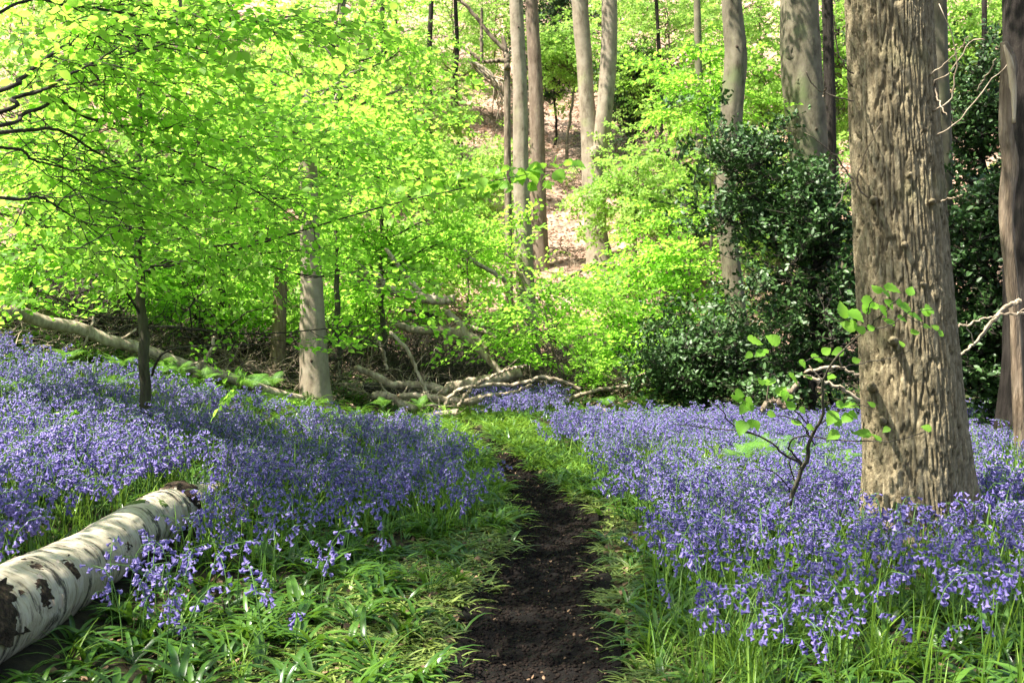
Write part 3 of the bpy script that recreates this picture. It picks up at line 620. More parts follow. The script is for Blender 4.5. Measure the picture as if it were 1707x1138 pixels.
def left_sapling():
    x, y = P(240, 0, 9)[:2]; root = tree('beech_sapling', 'slender dark stemmed beech sapling growing from bluebells left of the path', 'tree', x, y)
    pts = [(241, 745, 22), (241, 700, 20), (241, 620, 18), (238, 540, 17), (233, 460, 15), (230, 390, 13), (233, 320, 12), (232, 250, 11), (234, 180, 10), (230, 100, 8), (232, 0, 6), (230, -110, 3)]
    c, r = px_poly(pts, 9); c = np.vstack([[c[0][0], c[0][1], c[0][2]-.25], c]); r = np.append(r[0], r); q = smooth_poly(np.hstack([c, r[:, None]]), 130); m = MB()
    tube(m, q[:, :3]+np.stack([.008*np.sin(np.arange(130)*.5), 0*np.arange(130), 0*np.arange(130)], 1), q[:, 3], 14, True, BD(31, .003, .12)); shift(m, root.location); link('trunk', m.mesh('trunk', M['sapling']), root)
    mb = MB(); out = []
    Z = lambda L: [(a/2.845, b/2.845) for a, b in L]; C5 = lambda L: [(a/2.647, 350+b/2.647) for a, b in L]
    # traced branches
    leafy_poly(mb, out, C5([(650, 270), (720, 225), (860, 180), (980, 155), (1080, 145), (1250, 115), (1330, 100)]), 9, 8.2, 5, 2)
    leafy_poly(mb, out, C5([(655, 280), (740, 235), (900, 210), (1100, 195), (1330, 178), (1430, 180)]), 9, 9.4, 4, 1.6)
    leafy_poly(mb, out, C5([(610, 110), (560, 60), (500, 0)])+Z([(600, 1080), (520, 975), (420, 880), (340, 810)]), 9, 8.0, 6, 2.5)
    leafy_poly(mb, out, C5([(625, 470), (560, 370), (480, 290), (380, 210), (310, 140)]), 9, 8.2, 5, 2)
    leafy_poly(mb, out, C5([(670, 730), (690, 670), (730, 625), (800, 605), (950, 600), (1080, 592), (1200, 590)]), 9, 8.4, 5, 1.6, step=.7, side=False)
    leafy_poly(mb, out, C5([(630, 515), (760, 515), (900, 530), (1060, 545), (1250, 540), (1480, 520)])+[(640, 540), (720, 528)], 9, 8.6, 4, 1.5, step=.3, side=False)
    leafy_poly(mb, out, Z([(680, 1050), (692, 1028), (800, 1025), (900, 1018), (1060, 1000), (1130, 985)]), 9, 8.7, 3.6, 1.5)
    leafy_poly(mb, out, Z([(655, 880), (700, 885), (780, 890), (870, 878), (1100, 840), (1270, 750)]), 9, 8.4, 3.4, 1.4)
    leafy_poly(mb, out, C5([(600, 480), (480, 470), (330, 430), (200, 370), (0, 330)]), 9, 8.7, 3.6, 1.5, step=.25)
    # the crown of long flat limbs
    for k in range(28):
        s = RS.uniform(.42, 1.0); i = int(s*128); p0 = q[i, :3]; a = k*2.4+RS.normal(0, .3); l = RS.uniform(1.3, 3.1)*(1.1-.45*s)
        if math.cos(a) < -.2: l *= .8
        if s < .5: l *= .7
        e = p0+np.array([math.cos(a)*l, math.sin(a)*l*.9, l*RS.uniform(-.02, .28)]); p = limb(mb, p0, e, .009, .002, 10, .12, .03, 5)
        foliage_along(p, .18, .19, .09, out, .25, (.85, 1.2))
        for z in range(2):
            j = RS.randint(3, 8); a2 = a+RS.choice([-1, 1])*RS.uniform(.5, 1.0); l2 = l*RS.uniform(.25, .5); p2 = limb(mb, p[j], p[j]+np.array([math.cos(a2)*l2, math.sin(a2)*l2, RS.normal(0, .06)]), .004, .0015, 7, .12, 0, 4)
            foliage_along(p2, .13, .10, .04, out, .15, (.85, 1.2))
    shift(mb, root.location); link('branches', mb.mesh('branches', M['twig_dark']), root); emit('foliage', 'beech', out, root)
    # long near branch whose tip crosses the pale trunks: every leaf its own part
    m = MB(); c8 = lambda L: [(560+a/2.845, b/2.845) for a, b in L]
    bp = [(236, 452), (300, 440), (400, 415), (500, 385)]+c8([(100, 1015), (260, 970), (400, 935), (550, 905), (700, 870), (840, 840), (990, 815), (1100, 800)])
    c = np.array([P(a, b, 9.0-3.0*min(1, k/9)) for k, (a, b) in enumerate(bp)]); qb = smooth_poly(c, 60); tube(m, qb, np.linspace(.009, .0012, 60), 5); shift(m, root.location); link('long_branch', m.mesh('long_branch', M['twig_dark']), root)
    lm = leaf_mesh(11); cnt = 0
    for k in range(130):
        t = RS.uniform(.35, 1)**.8; i = min(58, int(t*59)); b = qb[i]; s = RS.choice([-1, 1]); off = np.array([RS.normal(0, .05), RS.normal(0, .14), RS.normal(0, .022 if t > .7 else .06)])
        place_leaf(lm, root, b+off, RS.uniform(.055, .085), (RS.normal(.2, .7), RS.normal(.25, .4), RS.uniform(0, 6.28)))
def leaf_mesh(seed, n=13, mat='hazel', round_=.78):
    """a broad soft leaf, unit long, with a folded rib, waved margin and short stalk"""
    rs = np.random.RandomState(seed); mb = MB(); t = np.linspace(0, 1, n); w = .5*round_*np.sin(np.pi*np.clip(t, 0, 1)**.74)**.85*(1-.3*t)*1.12; w[0] = .02; w[-1] = .0
    zc = -.22*t**2+.02; v = []; f = []
    for i in range(n):
        wav = .035*math.sin(i*2.4+seed); ww = w[i]*(1+.10*(i % 2))
        v += [(t[i], ww, zc[i]+.16*ww+wav), (t[i]+.02, ww*.5, zc[i]+.06*ww-.012*(i % 2)), (t[i], 0, zc[i]-.01), (t[i]+.02, -ww*.5, zc[i]+.06*ww-.012*(i % 2)), (t[i], -ww, zc[i]+.16*ww-wav)]
    for i in range(n-1):
        o = i*5; f += [(o+j, o+j+1, o+j+6, o+j+5) for j in range(4)]
    mb.add(np.array(v, float), f, 0); return mb.mesh('leaf', M[mat])
def place_leaf(me, root, loc, size, rot):
    o = bpy.data.objects.new('leaf', me); COL.objects.link(o); o.parent = root; o.location = Vector(loc)-root.location; o.rotation_euler = rot; o.scale = (size,)*3; return o
left_sapling()

# tree whose stem stands just outside the left edge and reaches in with dark limbs
def edge_tree():
    x, y = P(-330, 0, 5.2)[:2]; root = tree('overhanging_tree', 'dark limbed beech reaching in from beyond the left edge above the sapling', 'tree', x, y)
    m = MB(); zz = np.linspace(gz(x, y)-.2, 8.5, 40); tube(m, np.stack([x+.06*np.sin(zz), y+0*zz, zz], 1), np.linspace(.17, .06, 40), 20, True, BD(41, .006, .06)); shift(m, root.location); link('trunk', m.mesh('trunk', M['sapling']), root)
    Z = lambda L: [(a/2.845, b/2.845) for a, b in L]; mb = MB(); out = []
    S = [(-330, 260)]
    kw = dict(step=.20, t0=.4, n=60)
    leafy_poly(mb, out, S+Z([(0, 430), (90, 380), (180, 310), (250, 255), (330, 205), (400, 175), (500, 165), (600, 160), (735, 172)]), 5.2, 6.0, 9, 2.5, **kw)
    leafy_poly(mb, out, Z([(570, 168), (700, 200), (810, 210), (1040, 270)]), 5.9, 6.3, 4, 2, **kw)
    leafy_poly(mb, out, S+Z([(0, 530), (60, 470), (160, 440), (240, 410), (310, 365), (400, 320), (500, 265), (580, 210)]), 5.2, 5.6, 9, 2.5, **kw)
    leafy_poly(mb, out, Z([(60, 465), (200, 425), (330, 400), (500, 378)]), 5.25, 5.7, 4, 1.8, **kw)
    leafy_poly(mb, out, S+Z([(0, 595), (100, 545), (200, 510), (260, 465), (330, 510), (430, 565), (520, 575), (640, 640), (760, 690), (900, 745), (1060, 820), (1200, 900), (1330, 985), (1440, 1060)]), 5.2, 7.2, 8, 1.6, **kw)
    leafy_poly(mb, out, S+Z([(0, 630), (130, 620), (240, 610), (330, 640), (420, 700), (500, 745), (600, 800), (760, 850), (950, 900)]), 5.2, 6.8, 8, 1.6, **kw)
    leafy_poly(mb, out, S+Z([(0, 935), (160, 930), (240, 960), (350, 1030), (480, 1080)]), 5.2, 6.0, 7, 1.6, **kw)
    leafy_poly(mb, out, S+Z([(0, 700), (160, 760), (340, 810), (500, 900)]), 5.2, 6.4, 7, 1.6, **kw)
    leafy_poly(mb, out, Z([(250, 255), (330, 210), (395, 140), (420, 130)]), 5.4, 5.4, 3.5, 1.5, **kw)
    leafy_poly(mb, out, Z([(570, 165), (590, 120), (575, 50), (570, 0)]), 5.9, 5.9, 3, 1.5, **kw)
    leafy_poly(mb, out, S+[(0, 20), (120, 10), (300, 40), (420, 60)], 5.2, 6.4, 7, 1.8, **kw)
    for k in range(26):      # finer bare twigs tangled in the left corner
        a = RS.uniform(-20, 180), RS.uniform(130, 420); b = (a[0]+RS.uniform(60, 230), a[1]+RS.uniform(-90, 110)); ca, cb = P(*a, RS.uniform(5.2, 6.2)), P(*b, RS.uniform(5.4, 6.8)); limb(mb, ca, cb, .0035, .0012, 10, .12, 0, 4)
    # crown overhead: it shades parts of the floor
    out2 = []
    for k in range(18):
        z0 = RS.uniform(4.0, 8.3); a = RS.uniform(-2.2, 2.6) if k % 3 else RS.uniform(0, 6.28); l = RS.uniform(1.4, 3.2); p = limb(mb, (x, y, z0), (x+math.cos(a)*l, y+math.sin(a)*l*.9, z0+l*RS.uniform(.05, .4)), .03, .004, 9, .1, .02)
        foliage_along(p, .24, .3, .1, out2, .25, (1, 1.5))
        for z in range(2):
            j = RS.randint(3, 7); a2 = a+RS.choice([-1, 1])*RS.uniform(.5, 1); p2 = limb(mb, p[j], p[j]+np.array([math.cos(a2), math.sin(a2), .1])*l*.4, .01, .003, 7, .1); foliage_along(p2, .28, .2, .08, out2, .1, (1, 1.5))
    shift(mb, root.location); link('branches', mb.mesh('branches', M['twig_dark']), root); emit('foliage', 'beech', out, root); emit('upper_foliage', 'mid', out2, root)
edge_tree()

# ------------------------------------------------------------------ understory trees and bushes filling the slope
def blob(name, label, px, py, Y, rxp, ryp, nl, per, pr, mat='sapling', cat='tree', lean=0, tw=.05, scale=(.9, 1.3), lat=.3, vert=.1, group=None, foot=None, flat=.45):
    ce = P(px, py, Y); rx = rxp/F*Y; rz = ryp/F*Y; fx = (foot-CX)/F*Y if foot else ce[0]+lean; root = tree(name, label, cat, fx, Y, group)
    g0 = gz(fx, Y); topz = ce[2]+rz*.85; m = MB(); p = wobble(np.array([fx, Y, g0-.2]), np.array([ce[0], Y, max(topz, g0+.4)]), 26, .03, 0); tube(m, p, np.linspace(tw, tw*.25, 26), 10, True, BD(int(px) % 97, .004, .1))
    shift(m, root.location); link('trunk', m.mesh('trunk', M[mat]), root)
    base = np.array([(fx+ce[0])/2, Y, max(g0+.15, ce[2]-rz*1.2)])
    crown(root, base, None, ce, (rx, rx*.9, rz), nl, per, pr, M['twig_dark' if pr != 'far' else 'twig_mid'], lat=lat, scale=scale, vert=vert, r0=tw*.5, flat=flat)
    return root
B = blob
# near and middle distance, left
B('beech_sapling', 'young beech in full leaf at the far left, above the fallen trunk', 60, 300, 12.5, 190, 170, 26, 3.2, 'mid')
B('beech_sapling', 'leafy beech between the dark sapling and the pale collared trunk', 370, 300, 14.5, 170, 190, 30, 3.2, 'mid')
B('beech_sapling', 'bright young beech hiding the top of the pale collared trunk', 560, 120, 15.5, 170, 160, 28, 3.0, 'mid')
B('beech_sapling', 'leafy beech right of the pale collared trunk, over the fallen limbs', 660, 330, 17, 130, 140, 26, 3.0, 'mid', foot=640)
B('hazel_bush', 'low bright bush behind the long fallen trunk, under the dark sapling', 330, 480, 14.6, 150, 45, 22, 3.2, 'mid', cat='bush', tw=.02)
B('hazel_bush', 'low bright bush just right of the pale collared trunk', 600, 470, 17.6, 60, 80, 18, 3.2, 'mid', cat='bush', tw=.02)
B('beech_shrub', 'flat layered beech shrub in front of the pale slim trunk, above the branch heap', 905, 505, 14.6, 100, 55, 18, 3.4, 'beech', cat='shrub', tw=.018, foot=950, vert=.04, flat=.3)
B('beech_shrub', 'smaller layered shrub with low sprays just behind the curved pale branch', 835, 580, 15.6, 50, 18, 4, 2.6, 'beech', cat='shrub', tw=.012, foot=860, vert=.04, flat=.3)
B('hazel_bush', 'yellow green bush below the twin stemmed beech', 1050, 510, 18, 85, 80, 22, 3.0, 'mid', cat='bush', tw=.03)
B('hazel_bush', 'bright bush between the twin stemmed beech and the crooked trunk', 1145, 430, 17.6, 60, 130, 20, 2.8, 'mid', cat='bush', tw=.03)
B('hazel_bush', 'low leafy bush right of the curved pale branch, at the bluebell edge', 1050, 590, 16.6, 70, 40, 12, 3.2, 'mid', cat='bush', tw=.02)
# farther up the slope
far = [('tree high at the top left corner, full of pale new leaves', 90, 60, 27, 210, 110), ('tree on the slope behind the far left sapling', 180, 330, 24, 150, 120), ('pale green tree above the dark sapling top', 330, 80, 29, 170, 110),
       ('tree on the slope behind the collared trunk', 470, 330, 25, 150, 150), ('tree at the top edge left of the thin dark poles', 600, 50, 33, 150, 90), ('tree filling the slope between collared trunk and bare litter', 680, 210, 30, 110, 120),
       ('low tree at the foot of the slope behind the fallen limbs', 700, 420, 22.5, 110, 70), ('pale tree at the top among the thin dark poles', 755, 60, 38, 90, 80), ('low tree behind the long fallen trunk', 170, 450, 20, 150, 70), ('low tree behind the dead orange stump', 460, 500, 19, 110, 80),
       ('pale tree up the slope right of the twin stemmed beech', 1110, 90, 30, 80, 100), ('pale tree between the crooked trunk and the twin beech', 1165, 230, 26, 70, 110), ('tree behind the crooked trunk and the thick scarred beech', 1275, 110, 27, 60, 130), ('tree behind the thick scarred beech, lower slope', 1290, 320, 23, 80, 90),
       ('tree seen between the scarred beech and the big oak', 1405, 90, 25, 60, 110), ('pale tree above the holly right of the big oak', 1625, 60, 24, 80, 80), ('small tree on the slope just right of the twin beech foot', 1065, 330, 24.5, 50, 60), ('yellowish small tree in front of the dark evergreens', 945, 90, 34, 45, 55),
       ('tree at the top edge behind the hooked old stem', 820, 20, 42, 90, 60), ('tree at the top edge between the brown trunk and twin beech stems', 1000, 10, 44, 80, 60), ('tree at the top edge right of the twin beech', 1090, -10, 40, 90, 70), ('tree at the top edge above the crooked trunk', 1220, 10, 38, 90, 80), ('tree high behind the scarred beech and the leaning stem', 1420, -10, 34, 90, 60),
       ('tree high on the slope behind the collared trunk top', 520, 130, 36, 130, 110), ('tree at the top edge above the overhanging limbs', 240, 0, 36, 180, 90), ('sparse tree on the litter slope below the hooked limb', 770, 290, 27, 50, 60), ('tree beyond the tall holly at the top right', 1700, 20, 28, 90, 90)]
for i, (lb, a, b, Y, rx, ry) in enumerate(far):
    B('understory_tree', lb, a, b, Y, rx, ry, 30, 3.0 if rx > 60 else 2.6, 'far', mat='beech_bark2', tw=.06, scale=(.8, 1.3), lat=.5, vert=.3)
# evergreens
B('yew_tree', 'dark evergreen high on the slope between the brown trunk and twin beech', 925, 65, 36, 60, 95, 34, 3.4, 'yew', mat='dark_bark', vert=.4, lat=.4)
B('holly_bush', 'dark evergreen bush on the bare slope right of the twin beech', 1058, 155, 31, 55, 60, 30, 3.4, 'yew', mat='dark_bark', cat='bush', vert=.3, lat=.3)
B('yew_tree', 'dark evergreen at the top between the scarred beech and the oak', 1420, 150, 30, 50, 90, 20, 2.2, 'yew', mat='dark_bark', vert=.4, lat=.4)
B('holly_bush', 'big dark holly filling the gap between crooked trunk and oak', 1355, 475, 13.2, 112, 205, 46, 4.4, 'holly', mat='dark_bark', cat='bush', vert=.25, lat=.28)
B('holly_bush', 'loose upper holly sprays leaning across the crooked trunk', 1245, 300, 13.8, 125, 110, 26, 1.8, 'holly', mat='dark_bark', cat='bush', foot=1400, vert=.15, lat=.25, tw=.03, flat=.8)
B('holly_bush', 'low dark holly at the foot of the crooked trunk', 1170, 605, 14.7, 125, 65, 36, 4.0, 'holly', mat='dark_bark', cat='bush', vert=.2, lat=.3, tw=.03)
B('holly_bush', 'dense dark holly thicket right of the oak behind the bluebells', 1655, 480, 11.2, 115, 200, 50, 5.0, 'holly', mat='dark_bark', cat='bush', vert=.15, lat=.18)
B('holly_tree', 'tall dark holly rising behind the right hand thicket', 1640, 230, 14.5, 90, 150, 36, 4.0, 'holly', mat='dark_bark', vert=.2, lat=.25)
# poles on the slope
poles = [(716, 215, 10, 33), (762, 260, 8, 34), (640, 300, 10, 31), (300, 60, 20, 26), (1165, 300, 14, 25), (1100, 260, 7, 29), (660, 200, 7, 36), (455, 280, 12, 27), (570, 150, 14, 29), (1640, 300, 10, 22), (1395, 330, 9, 26)]
plab = ['thin dark pole tree at the top, second from the pale litter slope', 'thin dark stem on the slope just left of the hooked limb', 'pale grey stem half hidden in leaves left of the poles', 'dark stem at the top edge above the sapling', 'grey stem just left of the crooked trunk', 'thin pale stem right of the twin beech', 'faint thin stem high among the left leaves', 'grey stem high behind the dead stump', 'pale stem high behind the collared trunk', 'grey stem above the right hand holly', 'thin stem between the scarred beech and the oak']
for (a, b, w, Y), lb in zip(poles, plab):
    x0 = (a-CX)/F*Y; g0 = gz(x0, Y); by = HY+(EYE-g0)/Y*F
    px_tree('pole_tree', lb, [(a+RS.normal(0, 3), by, w*1.3), (a+RS.normal(0, 3), (by+0)*.6, w), (a, by*.3, w*.9), (a+RS.normal(0, 5), 0, w*.8)], Y, M['dark_bark' if w < 12 else 'beech_bark2'], top=(2, 1.6, 1.2, 5, 1.2), seg=12, rings=40, disp=BD(int(a), .01, .1), pr='far')
def hooked():
    Y = 22; C8 = lambda L: [(560+a/2.845, b/2.845) for a, b in L]; root = tree('old_hooked_tree', 'old dark stem behind the pale slim beech with hooked mossy limbs reaching left', 'tree', P(848, 0, Y)[0], Y)
    trunk_obj(root, [(850, 560, 14), (848, 430, 13), (846, 250, 12), (845, 110, 11), (838, 60, 7)], Y, M['twig_mid'], seg=14, extra_top=0, disp=BD(61, .01, .1))
    for pl, w0, w1 in (([(815, 330), (800, 290), (740, 290), (690, 290), (610, 230)], 11, 5), ([(820, 290), (800, 240), (740, 180), (690, 115), (620, 30), (560, -20)], 9, 5), ([(690, 285), (690, 180), (692, 110), (690, 40)], 7, 4)):
        m = MB(); c = np.array([P(*a, Y-.1) for a in C8(pl)]); q = smooth_poly(c, 40); tube(m, q+RS.normal(0, .006, q.shape), np.linspace(w0, w1, 40)/2/F*Y, 10, True, BD(62, .01, .15)); shift(m, root.location); link('limb', m.mesh('limb', M['twig_mid']), root)
hooked()

# ------------------------------------------------------------------ fallen wood
def log(name, label, pts, Y, w0, w1, mat, cat, n=40, Y1=None, disp=.01, seg=14, lump=.12, root_z=True, jit=.012, endm='raw_wood'):
    Y1 = Y if Y1 is None else Y1; c = np.array([P(a, b, Y+(Y1-Y)*k/(len(pts)-1)) for k, (a, b) in enumerate(pts)]); q = smooth_poly(c, n); q[1:-1] += RS.normal(0, jit, (n-2, 3))*.5
    Ys = np.linspace(Y, Y1, n); r = np.linspace(w0, w1, n)/2/F*Ys; mid = q[n//2]; root = empty(name, (mid[0], mid[1], max(gz(mid[0], mid[1]), mid[2]-.3)), label, cat)
    mb = MB(); tube(mb, q, r, seg, True, bark_disp(disp, 1.2, 3, int(pts[0][0]) % 89, lump)); shift(mb, root.location); link('bark', mb.mesh('bark', M[mat]), root)
    # broken end face and short stubs
    d = q[0]-q[1]; d /= np.linalg.norm(d); m = MB(); tube(m, np.array([q[0]-d*.02, q[0]+d*.012, q[0]+d*r[0]*.8]), [r[0]*.9, r[0]*.75, r[0]*.12], 9, True, lambda TH, S, rr: rr*.4*fbm(np.cos(TH)*3, np.sin(TH)*3, 2, 5)); shift(m, root.location); link('broken_end', m.mesh('broken_end', M[endm]), root)
    for k in range(2 if w0 > 12 else 1):
        i = RS.randint(n//5, n-4); e = q[i]+np.array([RS.normal(0, .12), RS.normal(-.05, .1), RS.uniform(.04, .2)]); m = MB(); tube(m, wobble(q[i], e, 5, .08), np.linspace(max(r[i]*.35, .006), max(r[i]*.15, .003), 5), 6); shift(m, root.location); link('stub', m.mesh('stub', M[mat]), root)
    return root
C2 = lambda L: [(600+a/3.347, 380+b/3.347) for a, b in L]
C5 = lambda L: [(560+a/2.647, 350+b/2.647) for a, b in L]
C4 = lambda L: [(a/2.647, 350+b/2.647) for a, b in L]
C6 = lambda L: [(1120+a/2.647, 350+b/2.647) for a, b in L]
log('fallen_log', 'long bare fallen trunk slanting down the left bank to the pale collared trunk', [(-260, 440)]+C4([(0, 430), (90, 455), (200, 495), (340, 520), (480, 575), (620, 610), (800, 680), (950, 720), (1100, 770), (1200, 805), (1335, 840)]), 10.9, 24, 16, 'twig_pale', 'log', 90, 13.3, .004, 20, .03, jit=.004)
log('fallen_log', 'mossy green trunk lying just above the upper end of the long fallen trunk', C4([(-120, 340), (40, 390), (150, 430), (260, 475), (330, 520)]), 11.6, 36, 16, 'mossy', 'log', 50, 12.2, .02, 20, .12)
log('fallen_branch', 'short forked pale branch propped against the long fallen trunk', C4([(840, 800), (860, 730), (890, 680), (930, 620), (945, 560)]), 12.5, 10, 5, 'twig_pale', 'branch', 24)
log('fallen_branch', 'grey branch leaning behind the long fallen trunk near the orange stump', C4([(950, 610), (1050, 660), (1180, 720)]), 14.0, 11, 8, 'twig_mid', 'branch', 24)
log('fallen_branch', 'thin pale stick standing up from the upper part of the long fallen trunk', C4([(370, 600), (400, 520), (420, 450)]), 11.8, 5, 2, 'twig_pale', 'branch', 16)
LG = [
 ('thick broken limb slung highest across the heap, snapped at its left end', [(0, 312), (60, 325), (150, 345), (300, 375), (420, 400), (530, 395)], 15.0, 14, 11, 'twig_mid'),
 ('short curved pale limb lying over the snapped end of the highest limb', [(-10, 262), (80, 255), (110, 275), (135, 315)], 14.9, 7, 5, 'twig_pale'),
 ('dark limb sagging through the middle of the heap to a thick pale butt', [(200, 530), (290, 568), (400, 570), (500, 580), (600, 608), (720, 672)], 15.6, 7, 15, 'twig_mid'),
 ('pale limb running steeply down through the centre of the heap', [(485, 465), (560, 540), (620, 640), (700, 710), (790, 815)], 15.2, 7, 9, 'twig_pale'),
 ('slim branch arching right from the steep pale limb', [(555, 528), (640, 560), (720, 585), (760, 612)], 15.4, 5, 4, 'twig_mid'),
 ('dark curved branch ending beside the pale slim trunk', [(700, 645), (760, 610), (820, 600), (885, 610)], 15.8, 6, 5, 'twig_dark'),
 ('smooth grey limb coming in low from the left of the heap', [(-20, 778), (100, 832), (190, 875), (300, 872), (400, 885), (485, 918)], 14.6, 7, 11, 'twig_pale'),
 ('dark rotting log lying deepest in the left of the heap', [(10, 885), (150, 900), (260, 915), (340, 930)], 14.9, 12, 9, 'twig_dark'),
 ('knotty limb hooked down at the lower left of the heap', [(80, 928), (170, 942), (240, 985), (310, 1012)], 14.3, 9, 10, 'twig_mid'),
 ('long straight limb across the bottom of the heap', [(220, 935), (330, 935), (450, 952), (600, 968), (690, 948)], 14.2, 6, 9, 'twig_mid'),
 ('thick brown log at the back centre of the heap', [(488, 893), (600, 868), (720, 850), (900, 800)], 15.0, 14, 14, 'twig_mid'),
 ('short pale log end at the front edge of the bluebells', [(355, 1062), (440, 1045), (545, 1030)], 13.9, 9, 9, 'twig_pale'),
 ('thin pale stick lying on the right side of the heap', [(670, 945), (760, 930), (850, 920), (960, 878)], 14.1, 4, 4, 'twig_pale'),
 ('slender twiggy branch rising right out of the heap', [(650, 872), (730, 830), (820, 790), (930, 765)], 14.0, 4, 3, 'twig_pale'),
 ('thin straight stick leaning down the left of the heap', [(170, 582), (270, 690), (320, 800), (380, 932)], 14.5, 4, 4, 'twig_mid'),
 ('straight brown pole leaning high above the heap towards the pale trunk', [(565, 120), (640, 190), (730, 240), (815, 295)], 17.5, 5, 5, 'twig_mid'),
 ('pale pole leaning over the snapped end of the highest limb', [(145, 120), (230, 230), (335, 358)], 15.2, 4, 6, 'twig_pale'),
 ('small curved stick stuck upright at the front of the heap', [(555, 990), (590, 930), (625, 898)], 13.9, 4, 3, 'twig_pale'),
 ('very thin stick hanging at the far left of the heap', [(90, 600), (130, 700), (150, 790)], 14.8, 3, 3, 'twig_pale'),
 ('dark branch under the highest limb', [(200, 450), (280, 462), (350, 470), (430, 500)], 15.3, 4, 5, 'twig_dark')]
for lb, pl, Y, w0, w1, mt in LG: log('fallen_branch', lb, C2(pl), Y-.3, w0*1.3+1, w1*1.3+1, 'twig_pale' if mt == 'twig_mid' else mt, 'branch', 30)
log('fallen_branch', 'sinuous pale branch curving over the front of the heap down into bluebells', C2([(468, 1100), (462, 1040), (468, 1000), (508, 935), (560, 900), (640, 882), (750, 870), (850, 875), (960, 848)])+C5([(900, 735), (980, 748), (1030, 768), (1080, 790)]), 13.7, 7, 5, 'twig_pale', 'branch', 70, jit=.01)
log('fallen_branch', 'pale twig looping beside the foot of the sinuous branch', C2([(455, 1090), (500, 1090), (520, 1105)]), 13.7, 4, 3, 'twig_pale', 'branch', 12)
log('fallen_branch', 'bleached log lying at the bluebell edge right of the heap', [(936, 672), (985, 652), (1030, 646), (1090, 640)], 15.2, 7, 5, 'twig_pale', 'branch', 24)
log('fallen_branch', 'pale pole leaning up to the right from the bluebell edge below the holly', C5([(1240, 800), (1300, 745), (1390, 715)]), 15.3, 4, 3, 'twig_pale', 'branch', 16)
log('fallen_branch', 'brown branch fallen across the slope below the twin stemmed beech', C5([(900, 388), (1000, 310), (1130, 245), (1230, 238)]), 21, 5, 7, 'twig_mid', 'branch', 24)
log('fallen_branch', 'stout dark branch end among bright leaves right of the twin beech', C5([(1325, 262), (1380, 270), (1445, 287)]), 19, 6, 8, 'twig_mid', 'branch', 14)
log('fallen_branch', 'brown leaning stem at the left foot of the holly', C5([(1255, 610), (1320, 560), (1390, 510)]), 17.5, 9, 10, 'twig_mid', 'branch', 16)
log('fallen_branch', 'bent stubby brown limb lying in bluebells left of the oak', C6([(400, 885), (418, 848), (465, 842), (500, 868), (520, 800), (560, 770)]), 9.8, 8, 9, 'twig_mid', 'branch', 30)
log('fallen_branch', 'upper pale stick leaning behind the oak from its left', C6([(590, 715), (700, 692), (780, 710), (855, 752)]), 8.4, 4, 4, 'twig_pale', 'branch', 20)
log('fallen_branch', 'lower pale stick leaning behind the oak from its left', C6([(590, 735), (700, 765), (770, 800), (850, 848)]), 8.3, 5, 5, 'twig_pale', 'branch', 20)
log('fallen_branch', 'arched pale dead branch between the oak and the peeling dead stem', C6([(1250, 658), (1310, 610), (1370, 545), (1440, 460), (1500, 415), (1540, 405)]), 8.9, 4, 9, 'twig_pale', 'branch', 34)
log('fallen_branch', 'thin bare twig crossing right of the oak in front of the thicket', C6([(1235, 520), (1350, 490), (1450, 460), (1570, 458)]), 8.6, 2.5, 2, 'twig_pale', 'branch', 30)
log('fallen_branch', 'small bark covered chunk of dead wood on the trodden grass left of the path', [(370, 1036), (395, 1040), (440, 1046)], 5.2, 13, 11, 'snag', 'branch', 20)
B('beech_sapling', 'young beech with low bright sprays hiding the base of the bare litter slope', 770, 400, 19.5, 70, 55, 16, 3.0, 'mid', tw=.03)
B('beech_sapling', 'young beech with pale sprays in front of the leaning stem, just left of the oak', 1172, 150, 18.6, 55, 90, 16, 2.6, 'mid', tw=.03)
# uprooted fan of pale sticks on the slope
def fan():
    root = empty('uprooted_branch_fan', P(830, 200, 30), 'fan of bleached drooping sticks on the slope left of the pale trunk', 'brushwood'); C8 = lambda L: [(560+a/2.845, b/2.845) for a, b in L]
    for k in range(16):
        m = MB(); a = C8([(640+RS.normal(0, 8), 290+RS.normal(0, 8)), (715+RS.normal(0, 14), 355+RS.normal(0, 18)), (750+k*4+RS.normal(0, 10), 430+RS.normal(0, 25)), (740+k*5, 500+RS.normal(0, 30))]); q = smooth_poly(np.array([P(*z, 30+RS.normal(0, .3)) for z in a]), 16); tube(m, q, np.linspace(.03, .012, 16), 4); shift(m, root.location); link('stick', m.mesh('stick', M['twig_pale']), root)
fan()

